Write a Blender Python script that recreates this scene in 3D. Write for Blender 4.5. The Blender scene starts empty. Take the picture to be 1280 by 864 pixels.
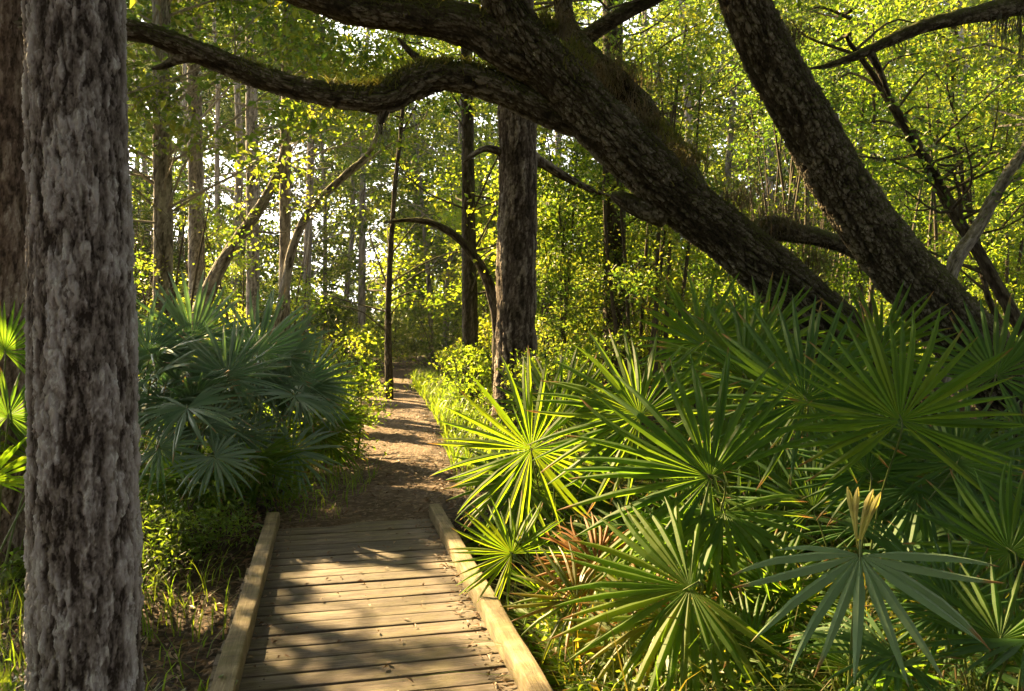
import bpy, math, random
import numpy as np
from mathutils import Vector, Matrix

random.seed(7)
RNG = np.random.default_rng(11)
R = math.radians
scene = bpy.context.scene
COL = scene.collection

# ------------------------------------------------------------------ camera
CAM = np.array((0.0, 0.0, 1.6))
F = 1000.0                      # focal length in pixels of the 1280 px wide photograph
PITCH = math.atan(27 / F)
FWD = np.array((0, math.cos(PITCH), -math.sin(PITCH)))
UP = np.array((0, math.sin(PITCH), math.cos(PITCH)))
RIGHT = np.array((1.0, 0, 0))

def P(px, py, depth):
    """world point seen at a photo pixel, at a given distance ahead"""
    d = RIGHT * ((px - 640) / F) + FWD - UP * ((py - 432) / F)
    return CAM + d * (depth / d[1])

def G(px, py, z=0.0):
    """world point on the level z seen at a photo pixel"""
    d = RIGHT * ((px - 640) / F) + FWD - UP * ((py - 432) / F)
    return CAM + d * ((z - CAM[2]) / d[2])

# sun: low, ahead and to the left
SUN_AZ = R(47)                  # to the left of straight ahead
SUN_EL = R(33)
TO_SUN = np.array((-math.sin(SUN_AZ) * math.cos(SUN_EL), math.cos(SUN_AZ) * math.cos(SUN_EL), math.sin(SUN_EL)))
SU = np.cross(TO_SUN, (0, 0, 1.0)); SU /= np.linalg.norm(SU)
SV = np.cross(SU, TO_SUN)

# ------------------------------------------------------------------ noise
def _hash(ix, iy, iz, k=0):
    h = (ix.astype(np.int64) * 374761393 + iy.astype(np.int64) * 668265263 + iz.astype(np.int64) * 2147483647 + k * 974711) & 0xFFFFFFFF
    h = ((h ^ (h >> 13)) * 1274126177) & 0xFFFFFFFF
    h = ((h ^ (h >> 16)) * 2246822519) & 0xFFFFFFFF
    h = h ^ (h >> 15)
    return (h & 0xFFFFFF) / float(0xFFFFFF)

def vnoise(p, k=0):
    p = np.asarray(p, float)
    i = np.floor(p).astype(np.int64); f = p - i
    f = f * f * (3 - 2 * f)
    out = 0
    for dx in (0, 1):
        wx = f[:, 0] if dx else 1 - f[:, 0]
        for dy in (0, 1):
            wy = f[:, 1] if dy else 1 - f[:, 1]
            for dz in (0, 1):
                wz = f[:, 2] if dz else 1 - f[:, 2]
                out = out + wx * wy * wz * _hash(i[:, 0] + dx, i[:, 1] + dy, i[:, 2] + dz, k)
    return out

def fbm(p, octv=4, k=0):
    a, s, t = 1.0, 0.0, 0.0
    p = np.asarray(p, float)
    for o in range(octv):
        s = s + a * vnoise(p, k + o); t += a
        p = p * 2.03 + 7.1; a *= 0.5
    return s / t

def worley(p, k=0):
    i = np.floor(p).astype(np.int64)
    f1 = np.full(len(p), 9.0); f2 = np.full(len(p), 9.0); cid = np.zeros(len(p))
    for dx in (-1, 0, 1):
        for dy in (-1, 0, 1):
            for dz in (-1, 0, 1):
                c = i + np.array((dx, dy, dz))
                q = np.stack([_hash(c[:, 0], c[:, 1], c[:, 2], k + m) for m in (1, 2, 3)], 1) + c
                d = np.linalg.norm(q - p, axis=1)
                r = _hash(c[:, 0], c[:, 1], c[:, 2], k + 9)
                near = d < f1
                f2 = np.where(near, f1, np.minimum(f2, d))
                cid = np.where(near, r, cid)
                f1 = np.where(near, d, f1)
    return f1, f2, cid

def sstep(a, b, x):
    t = np.clip((x - a) / (b - a), 0, 1)
    return t * t * (3 - 2 * t)

# ------------------------------------------------------------------ objects
def empty(name, loc, label=None, cat=None, group=None, kind=None):
    o = bpy.data.objects.new(name, None); COL.objects.link(o)
    o.location = tuple(float(v) for v in loc)
    o.empty_display_size = 0.2
    tag(o, label, cat, group, kind)
    return o

def tag(o, label=None, cat=None, group=None, kind=None):
    if label: o['label'] = label
    if cat: o['category'] = cat
    if group: o['group'] = group
    if kind: o['kind'] = kind
    return o

def mesh(name, V, faces, mats, parent=None, origin=(0, 0, 0), smooth=True, attrs=None, midx=None):
    """faces: list of int arrays (n x 3 or n x 4)"""
    V = np.asarray(V, float) - np.asarray(origin, float)
    me = bpy.data.meshes.new(name)
    faces = [np.asarray(f, np.int64) for f in faces if len(f)]
    loops = np.concatenate([f.ravel() for f in faces])
    tot = np.concatenate([np.full(len(f), f.shape[1]) for f in faces])
    st = np.concatenate([[0], np.cumsum(tot)[:-1]])
    me.vertices.add(len(V)); me.vertices.foreach_set('co', V.astype(np.float32).ravel())
    me.loops.add(len(loops)); me.loops.foreach_set('vertex_index', loops.astype(np.int32))
    me.polygons.add(len(tot))
    me.polygons.foreach_set('loop_start', st.astype(np.int32))
    me.polygons.foreach_set('loop_total', tot.astype(np.int32))
    me.polygons.foreach_set('use_smooth', np.full(len(tot), bool(smooth)))
    if midx is not None:
        me.polygons.foreach_set('material_index', np.asarray(midx, np.int32))
    for m in (mats if isinstance(mats, (list, tuple)) else [mats]):
        me.materials.append(m)
    for nm, a in (attrs or {}).items():
        at = me.attributes.new(nm, 'FLOAT', 'POINT'); at.data.foreach_set('value', np.asarray(a, np.float32))
    me.update(calc_edges=True)
    o = bpy.data.objects.new(name, me); COL.objects.link(o)
    if parent is not None:
        o.parent = parent
    elif any(origin):
        o.location = tuple(float(v) for v in origin)
    return o

def base_of(parent):
    return np.array(parent.location)

# ------------------------------------------------------------------ materials
def newmat(name):
    m = bpy.data.materials.new(name); m.use_nodes = True
    nt = m.node_tree; nt.nodes.clear()
    return m, nt

def node(nt, t, **kw):
    n = nt.nodes.new(t)
    for k, v in kw.items():
        if k.startswith('i_'):
            n.inputs[k[2:].replace('_', ' ')].default_value = v
        else:
            setattr(n, k, v)
    return n

def link(nt, a, ao, b, bi):
    nt.links.new(a.outputs[ao], b.inputs[bi])

def ramp(nt, stops, interp='LINEAR'):
    n = nt.nodes.new('ShaderNodeValToRGB'); cr = n.color_ramp; cr.interpolation = interp
    while len(cr.elements) > 1: cr.elements.remove(cr.elements[-1])
    cr.elements[0].position = stops[0][0]; cr.elements[0].color = (*stops[0][1], 1)
    for p, c in stops[1:]:
        e = cr.elements.new(p); e.color = (*c, 1)
    return n

def mixc(nt, fac, a, b, mode='MIX'):
    n = nt.nodes.new('ShaderNodeMix'); n.data_type = 'RGBA'; n.blend_type = mode
    for inp, v in ((n.inputs[0], fac), (n.inputs[6], a), (n.inputs[7], b)):
        if hasattr(v, 'is_output'):
            nt.links.new(v, inp)
        else:
            inp.default_value = v if not isinstance(v, tuple) else (*v, 1)
    return n.outputs[2]

def mapping(nt, scale, coord='Object'):
    tc = nt.nodes.new('ShaderNodeTexCoord'); mp = nt.nodes.new('ShaderNodeMapping')
    mp.inputs['Scale'].default_value = scale
    nt.links.new(tc.outputs[coord], mp.inputs[0])
    return mp.outputs[0]

def noise(nt, vec, scale, detail=4, rough=.6, dist=0.0):
    n = nt.nodes.new('ShaderNodeTexNoise'); n.inputs['Scale'].default_value = scale
    n.inputs['Detail'].default_value = detail; n.inputs['Roughness'].default_value = rough
    n.inputs['Distortion'].default_value = dist
    nt.links.new(vec, n.inputs['Vector'])
    return n.outputs[0]

def finish(nt, col, rough=.85, bump=None, bump_d=.01, spec=.3):
    b = nt.nodes.new('ShaderNodeBsdfPrincipled'); o = nt.nodes.new('ShaderNodeOutputMaterial')
    if hasattr(col, 'is_output'): nt.links.new(col, b.inputs['Base Color'])
    else: b.inputs['Base Color'].default_value = (*col, 1)
    if hasattr(rough, 'is_output'): nt.links.new(rough, b.inputs['Roughness'])
    else: b.inputs['Roughness'].default_value = rough
    b.inputs['Specular IOR Level'].default_value = spec
    if bump is not None:
        bn = nt.nodes.new('ShaderNodeBump'); bn.inputs['Distance'].default_value = bump_d
        nt.links.new(bump, bn.inputs['Height']); nt.links.new(bn.outputs[0], b.inputs['Normal'])
    nt.links.new(b.outputs[0], o.inputs[0])
    return b

def bark_mat(name, deep, mid, pale, lichen, moss=None, moss_amt=0.0, pale_pos=.62, patch=(2.2, 2.2, .9), lich_pos=.66, stops=(0, .35, .62, 1)):
    m, nt = newmat(name)
    at = nt.nodes.new('ShaderNodeAttribute'); at.attribute_name = 'relief'
    rel = at.outputs['Fac']
    v = mapping(nt, (1, 1, .35))
    n1 = noise(nt, v, 26, 5, .65)
    r1 = ramp(nt, [(stops[0], deep), (stops[1], mid), (stops[2], tuple((a + b) / 2 for a, b in zip(mid, pale))), (stops[3], pale)])
    ad = node(nt, 'ShaderNodeMath', operation='MULTIPLY_ADD'); nt.links.new(n1, ad.inputs[0]); ad.inputs[1].default_value = .55
    sc = node(nt, 'ShaderNodeMath', operation='MULTIPLY_ADD'); nt.links.new(rel, sc.inputs[0]); sc.inputs[1].default_value = .8; sc.inputs[2].default_value = -.2
    tn = nt.nodes.new('ShaderNodeAttribute'); tn.attribute_name = 'tone'
    tm = node(nt, 'ShaderNodeMath', operation='MULTIPLY_ADD'); nt.links.new(tn.outputs['Fac'], tm.inputs[0]); tm.inputs[1].default_value = .34; tm.inputs[2].default_value = -.17
    ta = node(nt, 'ShaderNodeMath', operation='ADD'); nt.links.new(tm.outputs[0], ta.inputs[0]); nt.links.new(sc.outputs[0], ta.inputs[1])
    nt.links.new(ta.outputs[0], ad.inputs[2]); nt.links.new(ad.outputs[0], r1.inputs[0])
    # crusty lichen patches of their own shape
    v2 = mapping(nt, patch)
    n2 = noise(nt, v2, 4.0, 9, .78, .4)
    r2 = ramp(nt, [(lich_pos - .06, (0, 0, 0)), (lich_pos + .04, (1, 1, 1))])
    nt.links.new(n2, r2.inputs[0])
    ml = node(nt, 'ShaderNodeMath', operation='MULTIPLY'); nt.links.new(r2.outputs[0], ml.inputs[0])
    rr = ramp(nt, [(.35, (0, 0, 0)), (.7, (1, 1, 1))]); nt.links.new(rel, rr.inputs[0]); nt.links.new(rr.outputs[0], ml.inputs[1])
    col = mixc(nt, ml.outputs[0], r1.outputs[0], lichen)
    if moss:
        g = nt.nodes.new('ShaderNodeNewGeometry'); sx = nt.nodes.new('ShaderNodeSeparateXYZ')
        nt.links.new(g.outputs['Normal'], sx.inputs[0])
        n3 = noise(nt, v2, 5.5, 6, .7)
        a = node(nt, 'ShaderNodeMath', operation='MULTIPLY_ADD'); nt.links.new(sx.outputs[2], a.inputs[0]); a.inputs[1].default_value = .28; nt.links.new(n3, a.inputs[2])
        r3 = ramp(nt, [(.52 - moss_amt, (0, 0, 0)), (.72 - moss_amt, (1, 1, 1))]); nt.links.new(a.outputs[0], r3.inputs[0])
        n4 = noise(nt, v2, 30, 3, .6)
        mc = mixc(nt, n4, tuple(c * .5 for c in moss), tuple(min(1, c * 1.5) for c in moss))
        col = mixc(nt, r3.outputs[0], col, mc)
    fine = noise(nt, v, 90, 4, .65)
    finish(nt, col, .92, fine, .011, .15)
    return m

def leaf_mat(name, cols, trans, t_mix=.5, rough=.45, spec=.35, patch=0.0, tips=False):
    """cols: two or three reflected colours, trans: two transmitted colours; varies leaf by leaf"""
    m, nt = newmat(name)
    g = nt.nodes.new('ShaderNodeNewGeometry')
    oi = nt.nodes.new('ShaderNodeObjectInfo')
    r = ramp(nt, [(i / max(1, len(cols) - 1), c) for i, c in enumerate(cols)])
    r2 = ramp(nt, [(i / max(1, len(trans) - 1), c) for i, c in enumerate(trans)])
    a = node(nt, 'ShaderNodeMath', operation='MULTIPLY_ADD'); nt.links.new(g.outputs['Random Per Island'], a.inputs[0]); a.inputs[1].default_value = .7
    b = node(nt, 'ShaderNodeMath', operation='MULTIPLY'); nt.links.new(oi.outputs['Random'], b.inputs[0]); b.inputs[1].default_value = .3
    nt.links.new(b.outputs[0], a.inputs[2])
    val = a.outputs[0]
    if patch:                                              # one kind of tree or bough differs from the next
        nz = noise(nt, g.outputs['Position'], .55, 3, .6)
        c1 = node(nt, 'ShaderNodeMath', operation='MULTIPLY_ADD'); nt.links.new(nz, c1.inputs[0]); c1.inputs[1].default_value = patch * 2; c1.inputs[2].default_value = -patch
        c2 = node(nt, 'ShaderNodeMath', operation='ADD'); nt.links.new(c1.outputs[0], c2.inputs[0]); nt.links.new(val, c2.inputs[1]); val = c2.outputs[0]
    nt.links.new(val, r.inputs[0]); nt.links.new(val, r2.inputs[0])
    cr, ct = r.outputs[0], r2.outputs[0]
    if tips:
        at = nt.nodes.new('ShaderNodeAttribute'); at.attribute_name = 'along'
        k = node(nt, 'ShaderNodeMath', operation='MULTIPLY_ADD'); nt.links.new(g.outputs['Random Per Island'], k.inputs[0]); k.inputs[1].default_value = .22; nt.links.new(at.outputs['Fac'], k.inputs[2])
        nb = noise(nt, g.outputs['Position'], 45, 4, .7)
        k2 = node(nt, 'ShaderNodeMath', operation='MULTIPLY_ADD'); nt.links.new(nb, k2.inputs[0]); k2.inputs[1].default_value = .16; nt.links.new(k.outputs[0], k2.inputs[2])
        rp = ramp(nt, [(0, (0, 0, 0)), (1.0, (0, 0, 0))]); rp.color_ramp.elements[0].position = .0
        mr = nt.nodes.new('ShaderNodeMapRange'); mr.inputs[1].default_value = 1.11; mr.inputs[2].default_value = 1.19; nt.links.new(k2.outputs[0], mr.inputs[0])
        nt.nodes.remove(rp)
        cr = mixc(nt, mr.outputs[0], cr, (.17, .10, .04)); ct = mixc(nt, mr.outputs[0], ct, (.42, .24, .06))
    p = nt.nodes.new('ShaderNodeBsdfPrincipled'); nt.links.new(cr, p.inputs['Base Color'])
    p.inputs['Roughness'].default_value = rough; p.inputs['Specular IOR Level'].default_value = spec
    t = nt.nodes.new('ShaderNodeBsdfTranslucent'); nt.links.new(ct, t.inputs['Color'])
    mx = nt.nodes.new('ShaderNodeMixShader'); mx.inputs[0].default_value = t_mix
    nt.links.new(p.outputs[0], mx.inputs[1]); nt.links.new(t.outputs[0], mx.inputs[2])
    o = nt.nodes.new('ShaderNodeOutputMaterial'); nt.links.new(mx.outputs[0], o.inputs[0])
    return m

M = {}
M['bark_near'] = bark_mat('flaking_bark', (.024, .018, .016), (.14, .118, .112), (.33, .305, .315), (.48, .48, .50), patch=(9, 9, 3.5), lich_pos=.575, stops=(.18, .36, .52, .68))
M['bark_brown'] = bark_mat('brown_bark', (.028, .02, .016), (.12, .085, .07), (.26, .21, .185), (.36, .33, .32), patch=(9, 9, 4), lich_pos=.58, stops=(.14, .34, .52, .72))
M['bark_oak'] = bark_mat('mossy_oak_bark', (.013, .011, .008), (.05, .041, .029), (.17, .15, .12), (.40, .39, .34), moss=(.06, .068, .018), moss_amt=.03, lich_pos=.61, patch=(11, 11, 7), stops=(.1, .36, .58, .8))
M['bark_pine'] = bark_mat('pine_bark', (.016, .012, .010), (.07, .054, .045), (.20, .17, .15), (.34, .32, .30), patch=(10, 10, 4), lich_pos=.57, stops=(.16, .36, .54, .72))
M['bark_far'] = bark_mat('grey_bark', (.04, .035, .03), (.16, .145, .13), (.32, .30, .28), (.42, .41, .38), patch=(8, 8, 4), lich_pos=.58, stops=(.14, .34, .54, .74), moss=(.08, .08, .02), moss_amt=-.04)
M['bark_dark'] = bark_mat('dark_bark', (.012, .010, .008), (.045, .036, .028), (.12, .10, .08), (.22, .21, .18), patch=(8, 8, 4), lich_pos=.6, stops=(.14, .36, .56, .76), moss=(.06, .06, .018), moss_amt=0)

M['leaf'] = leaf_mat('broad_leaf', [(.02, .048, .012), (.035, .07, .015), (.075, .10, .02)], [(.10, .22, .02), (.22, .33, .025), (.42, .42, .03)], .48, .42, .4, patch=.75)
M['leaf_dark'] = leaf_mat('canopy_leaf', [(.02, .042, .012), (.035, .062, .014), (.06, .085, .02)], [(.10, .2, .02), (.2, .28, .02), (.34, .34, .03)], .45, .42, .4, patch=.75)
M['leaf_far'] = leaf_mat('far_leaf', [(.016, .034, .010), (.032, .055, .014), (.055, .075, .018), (.10, .11, .025)], [(.06, .11, .015), (.15, .22, .02), (.28, .35, .03), (.44, .43, .05)], .5, .42, .45, patch=.75)
M['leaf_gold'] = leaf_mat('backlit_tint_leaf', [(.045, .085, .014), (.065, .105, .018), (.10, .12, .02)], [(.20, .36, .015), (.31, .43, .02), (.46, .47, .025)], .56, .45, .35, patch=.75)  # yellower, brighter leaf colour imitating leaves with the sun behind them
M['grass'] = leaf_mat('grass_blade', [(.03, .065, .012), (.05, .09, .016), (.08, .105, .022)], [(.16, .30, .015), (.24, .36, .018), (.34, .39, .025)], .5, .45, .35)
M['weed'] = leaf_mat('weed_leaf', [(.03, .065, .012), (.05, .09, .016), (.07, .10, .02)], [(.15, .3, .015), (.24, .36, .02), (.3, .36, .03)], .45, .45, .35)
M['tangle'] = leaf_mat('tangled_growth', [(.025, .05, .012), (.04, .075, .015), (.06, .075, .018), (.12, .085, .03)], [(.12, .26, .015), (.2, .34, .015), (.32, .34, .02), (.4, .26, .04)], .42, .5, .35)
M['palm'] = leaf_mat('palmetto_leaf', [(.04, .085, .018), (.05, .095, .02), (.065, .105, .02)], [(.18, .36, .02), (.24, .40, .02), (.32, .42, .02)], .48, .56, .15, tips=True)
M['palm_gold'] = leaf_mat('young_palmetto_leaf', [(.045, .095, .014), (.06, .105, .015), (.08, .11, .018)], [(.22, .42, .012), (.28, .44, .012), (.38, .45, .015)], .5, .56, .15, tips=True)
M['palm_blue'] = leaf_mat('waxy_palmetto_leaf', [(.03, .075, .02), (.042, .09, .028), (.05, .105, .036)], [(.14, .30, .02), (.18, .34, .02), (.24, .36, .025)], .35, .56, .15, tips=True)
M['palm_silver'] = leaf_mat('silvery_palmetto_leaf', [(.065, .13, .07), (.09, .16, .09), (.125, .19, .115)], [(.10, .22, .05), (.14, .25, .05)], .32, .40, .5, tips=True)
M['palm_grey'] = leaf_mat('grey_palmetto_leaf', [(.13, .21, .11), (.15, .225, .12), (.17, .24, .13)], [(.14, .26, .06), (.16, .28, .06)], .32, .56, .15, tips=True)
M['palm_dead'] = leaf_mat('dry_palmetto_leaf', [(.13, .06, .018), (.18, .085, .024), (.22, .12, .04)], [(.40, .17, .025), (.48, .23, .03), (.5, .28, .05)], .45, .6, .2)
M['palm_sunlit'] = leaf_mat('sunlit_tint_palmetto_leaf', [(.30, .28, .07), (.38, .34, .10), (.42, .36, .14)], [(.5, .48, .08), (.6, .5, .12)], .5, .5, .3)  # bright yellow stands in for sunlight on the folded leaf
M['palm_wilt'] = leaf_mat('wilting_palmetto_leaf', [(.05, .085, .014), (.06, .09, .015), (.09, .09, .016), (.16, .08, .02)], [(.24, .38, .012), (.3, .38, .014), (.42, .38, .018), (.48, .24, .03)], .5, .4, .4, tips=True)
M['litter'] = leaf_mat('dead_leaf', [(.07, .04, .024), (.13, .08, .05), (.21, .15, .105), (.27, .215, .17)], [(.1, .05, .02), (.2, .12, .05)], .15, .6, .25)
M['epiphyte'] = leaf_mat('dry_fern', [(.05, .04, .03), (.12, .10, .075), (.08, .085, .035), (.2, .17, .12)], [(.16, .12, .07), (.26, .2, .09)], .3, .7, .2)
M['fern'] = leaf_mat('resurrection_fern', [(.05, .045, .022), (.05, .07, .018), (.08, .09, .028), (.12, .10, .055)], [(.18, .2, .03), (.26, .26, .04), (.3, .22, .07)], .4, .6, .25)
M['moss'] = leaf_mat('hanging_moss', [(.12, .125, .10), (.17, .17, .14)], [(.2, .2, .12), (.26, .24, .15)], .35, .8, .1)

def stalk_mat():
    m, nt = newmat('palmetto_stalk')
    v = mapping(nt, (1, 1, 1)); n = noise(nt, v, 9, 3)
    r = ramp(nt, [(.3, (.05, .085, .02)), (.7, (.11, .13, .03))]); nt.links.new(n, r.inputs[0])
    finish(nt, r.outputs[0], .45)
    return m
M['stalk'] = stalk_mat()

def wood_mat(name, dark, mid, pale, green=0.0, axis_scale=(1.2, 22, 22)):
    m, nt = newmat(name)
    oi = nt.nodes.new('ShaderNodeObjectInfo')
    tc = nt.nodes.new('ShaderNodeTexCoord'); mp = nt.nodes.new('ShaderNodeMapping')
    mp.inputs['Scale'].default_value = axis_scale
    nt.links.new(tc.outputs['Object'], mp.inputs[0])
    off = node(nt, 'ShaderNodeVectorMath', operation='SCALE'); off.inputs[0].default_value = (37.0, 91.0, 53.0); nt.links.new(oi.outputs['Random'], off.inputs['Scale'])
    nt.links.new(off.outputs[0], mp.inputs['Location'])
    v = mp.outputs[0]
    grain = noise(nt, v, 3.2, 8, .7, .8)
    r = ramp(nt, [(.25, dark), (.5, mid), (.72, pale)]); nt.links.new(grain, r.inputs[0])
    # blotchy weathering and damp stains
    v2 = mapping(nt, (1.0, 2.2, 2.2)); st = noise(nt, v2, 3.4, 6, .65, .4)
    rs = ramp(nt, [(.38, (.42, .38, .35)), (.6, (1, 1, 1))]); nt.links.new(st, rs.inputs[0])
    col = mixc(nt, .8, r.outputs[0], rs.outputs[0], 'MULTIPLY')
    if green:
        ga = noise(nt, v2, 5, 6, .7)
        rg = ramp(nt, [(.48, (0, 0, 0)), (.62, (green, green, green))]); nt.links.new(ga, rg.inputs[0])
        col = mixc(nt, rg.outputs[0], col, (.10, .095, .03))
    br = ramp(nt, [(0, (.66, .64, .63)), (.5, (.95, .93, .9)), (1, (1.2, 1.15, 1.08))]); nt.links.new(oi.outputs['Random'], br.inputs[0])
    col = mixc(nt, 1.0, col, br.outputs[0], 'MULTIPLY')
    fine = noise(nt, v, 9, 6, .7)
    h = node(nt, 'ShaderNodeMath', operation='ADD'); nt.links.new(grain, h.inputs[0]); nt.links.new(fine, h.inputs[1])
    finish(nt, col, .78, h.outputs[0], .004, .3)
    return m
M['plank'] = wood_mat('weathered_plank', (.045, .037, .031), (.115, .096, .081), (.225, .195, .168), .3)
M['curb'] = wood_mat('mossy_beam', (.08, .064, .04), (.21, .17, .105), (.34, .29, .18), .6, (22, 1.2, 22))
M['post'] = wood_mat('damp_beam', (.03, .024, .018), (.07, .055, .04), (.12, .095, .07), .3, (22, 1.2, 22))

def ground_mat(name, a, b, c, flecks):
    m, nt = newmat(name)
    v = mapping(nt, (1, 1, 1))
    n = noise(nt, v, 1.3, 8, .7)
    r = ramp(nt, [(.3, a), (.5, b), (.72, c)]); nt.links.new(n, r.inputs[0])
    # leaf fragments trodden into the soil
    vo = nt.nodes.new('ShaderNodeTexVoronoi'); vo.inputs['Scale'].default_value = 30; vo.inputs['Randomness'].default_value = 1
    nw = nt.nodes.new('ShaderNodeTexNoise'); nw.inputs['Scale'].default_value = 14
    nt.links.new(v, nw.inputs['Vector'])
    vm = node(nt, 'ShaderNodeVectorMath', operation='MULTIPLY_ADD'); nt.links.new(nw.outputs[1], vm.inputs[0]); vm.inputs[1].default_value = (.06, .06, .06); nt.links.new(v, vm.inputs[2])
    nt.links.new(vm.outputs[0], vo.inputs['Vector'])
    sr = nt.nodes.new('ShaderNodeSeparateColor'); nt.links.new(vo.outputs['Color'], sr.inputs[0])
    rf = ramp(nt, [(.45, (0, 0, 0)), (.6, (.75, .75, .75))]); nt.links.new(sr.outputs[0], rf.inputs[0])
    rc = ramp(nt, [(0, flecks[0]), (.6, flecks[1]), (1, flecks[2])]); nt.links.new(sr.outputs[1], rc.inputs[0])
    col = mixc(nt, rf.outputs[0], r.outputs[0], rc.outputs[0])
    fn = noise(nt, v, 60, 6, .75)
    h = node(nt, 'ShaderNodeMath', operation='MULTIPLY_ADD'); nt.links.new(vo.outputs['Distance'], h.inputs[0]); h.inputs[1].default_value = -1.2; nt.links.new(fn, h.inputs[2])
    finish(nt, col, .9, h.outputs[0], .02, .2)
    return m
M['soil'] = ground_mat('forest_soil', (.022, .016, .011), (.04, .03, .02), (.065, .048, .032), [(.05, .03, .02), (.10, .065, .042), (.16, .12, .085)])
M['path'] = ground_mat('trodden_path', (.045, .031, .021), (.08, .056, .038), (.13, .097, .07), [(.08, .05, .033), (.15, .105, .075), (.24, .185, .14)])

# ------------------------------------------------------------------ terrain, path and boardwalk axes
DK_FAR = np.array((-1.27, 6.45)); DK_PHI = R(12.9)
DK_D = np.array((-math.sin(DK_PHI), math.cos(DK_PHI))); DK_N = np.array((math.cos(DK_PHI), math.sin(DK_PHI)))
PATH = np.array([(-1.22, 6.25, .74), (-1.27, 6.6, .74), (-1.38, 8.2, .72), (-1.52, 10.3, .60), (-1.86, 12.8, .60), (-2.6, 16.8, .66), (-3.4, 21.5, .66), (-3.72, 25.5, .62), (-3.2, 29, .6), (-1.5, 33, .6), (2.5, 38, .6), (8, 42, .6)])

def catmull(pts, n):
    pts = np.asarray(pts, float)
    p = np.vstack([2 * pts[0] - pts[1], pts, 2 * pts[-1] - pts[-2]])
    out = []
    for i in range(1, len(p) - 2):
        t = np.linspace(0, 1, n, endpoint=False)[:, None]
        a, b, c, d = p[i - 1], p[i], p[i + 1], p[i + 2]
        out.append(.5 * (2 * b + (c - a) * t + (2 * a - 5 * b + 4 * c - d) * t ** 2 + (3 * b - a - 3 * c + d) * t ** 3))
    out.append(p[-2][None])
    return np.vstack(out)

PATHC = catmull(PATH, 24)

def path_dist(x, y):
    """distance beyond the path's edge (negative on the path)"""
    d = np.full(len(x), 99.0)
    for cx, cy, w in PATHC:
        d = np.minimum(d, np.hypot(x - cx, y - cy) - w)
    return d

def height(x, y):
    x = np.asarray(x, float).ravel(); y = np.asarray(y, float).ravel()
    z = (fbm(np.stack([x * .35, y * .35, 0 * x], 1), 3, 5) - .5) * .5 + (fbm(np.stack([x * 2.2, y * 2.2, 0 * x + 3], 1), 2, 8) - .5) * .07
    # shallow dip that the boardwalk crosses
    s = (x - DK_FAR[0]) * DK_D[0] + (y - DK_FAR[1]) * DK_D[1]
    z = z - .26 * (1 - sstep(-.9, .25, s)) - .03
    pd = path_dist(x, y)
    k = sstep(0.0, 1.1, pd) * 1.0
    onp = (1 - k) * sstep(-.25, .15, s)
    z = z * (1 - onp) + onp * (-.015)
    far = np.hypot(x, y)
    z = z + .0012 * np.clip(far - 30, 0, 60) ** 2 * .3
    return z

def hz(x, y):
    return float(height(np.array([x]), np.array([y]))[0])

def build_ground():
    xs = np.concatenate([np.linspace(-400, -26, 22), np.linspace(-25, -6, 56), np.linspace(-5.8, 6, 150), np.linspace(6.2, 25, 56), np.linspace(26, 400, 22)])
    ys = np.concatenate([np.linspace(-60, -3, 20), np.linspace(-2.8, 14, 200), np.linspace(14.2, 45, 90), np.linspace(47, 420, 40)])
    X, Y = np.meshgrid(xs, ys)
    Z = height(X, Y)
    V = np.stack([X.ravel(), Y.ravel(), Z], 1)
    nx = len(xs); idx = np.arange(len(V)).reshape(len(ys), nx)
    q = np.stack([idx[:-1, :-1], idx[:-1, 1:], idx[1:, 1:], idx[1:, :-1]], -1).reshape(-1, 4)
    tag(mesh('ground', V, [q], M['soil']), kind='structure')
    # the path: its own sheet a little above the soil, with ragged edges
    C = catmull(PATH, 60)
    T = np.gradient(C[:, :2], axis=0); T /= np.linalg.norm(T, axis=1)[:, None]
    N = np.stack([T[:, 1], -T[:, 0]], 1)
    us = np.linspace(-1, 1, 25)
    V = []
    for k, u in enumerate(us):
        w = C[:, 2] * (1 + .22 * (fbm(np.stack([C[:, 0] * 1.5, C[:, 1] * 1.5, np.full(len(C), 3.0 + np.sign(u))], 1), 3, 2) - .5))
        p = C[:, :2] + N * (w * u)[:, None]
        z = height(p[:, 0], p[:, 1]) + .012 - .03 * (abs(u) > .95) + (fbm(np.stack([p[:, 0] * 5, p[:, 1] * 5, p[:, 0] * 0], 1), 3, 4) - .5) * .035 * (1 - u * u)
        V.append(np.column_stack([p, z]))
    V = np.stack(V, 1); n, mcount = V.shape[:2]
    idx = np.arange(n * mcount).reshape(n, mcount)
    q = np.stack([idx[:-1, :-1], idx[:-1, 1:], idx[1:, 1:], idx[1:, :-1]], -1).reshape(-1, 4)
    tag(mesh('path', V.reshape(-1, 3), [q], M['path']), kind='structure')
build_ground()

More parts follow.
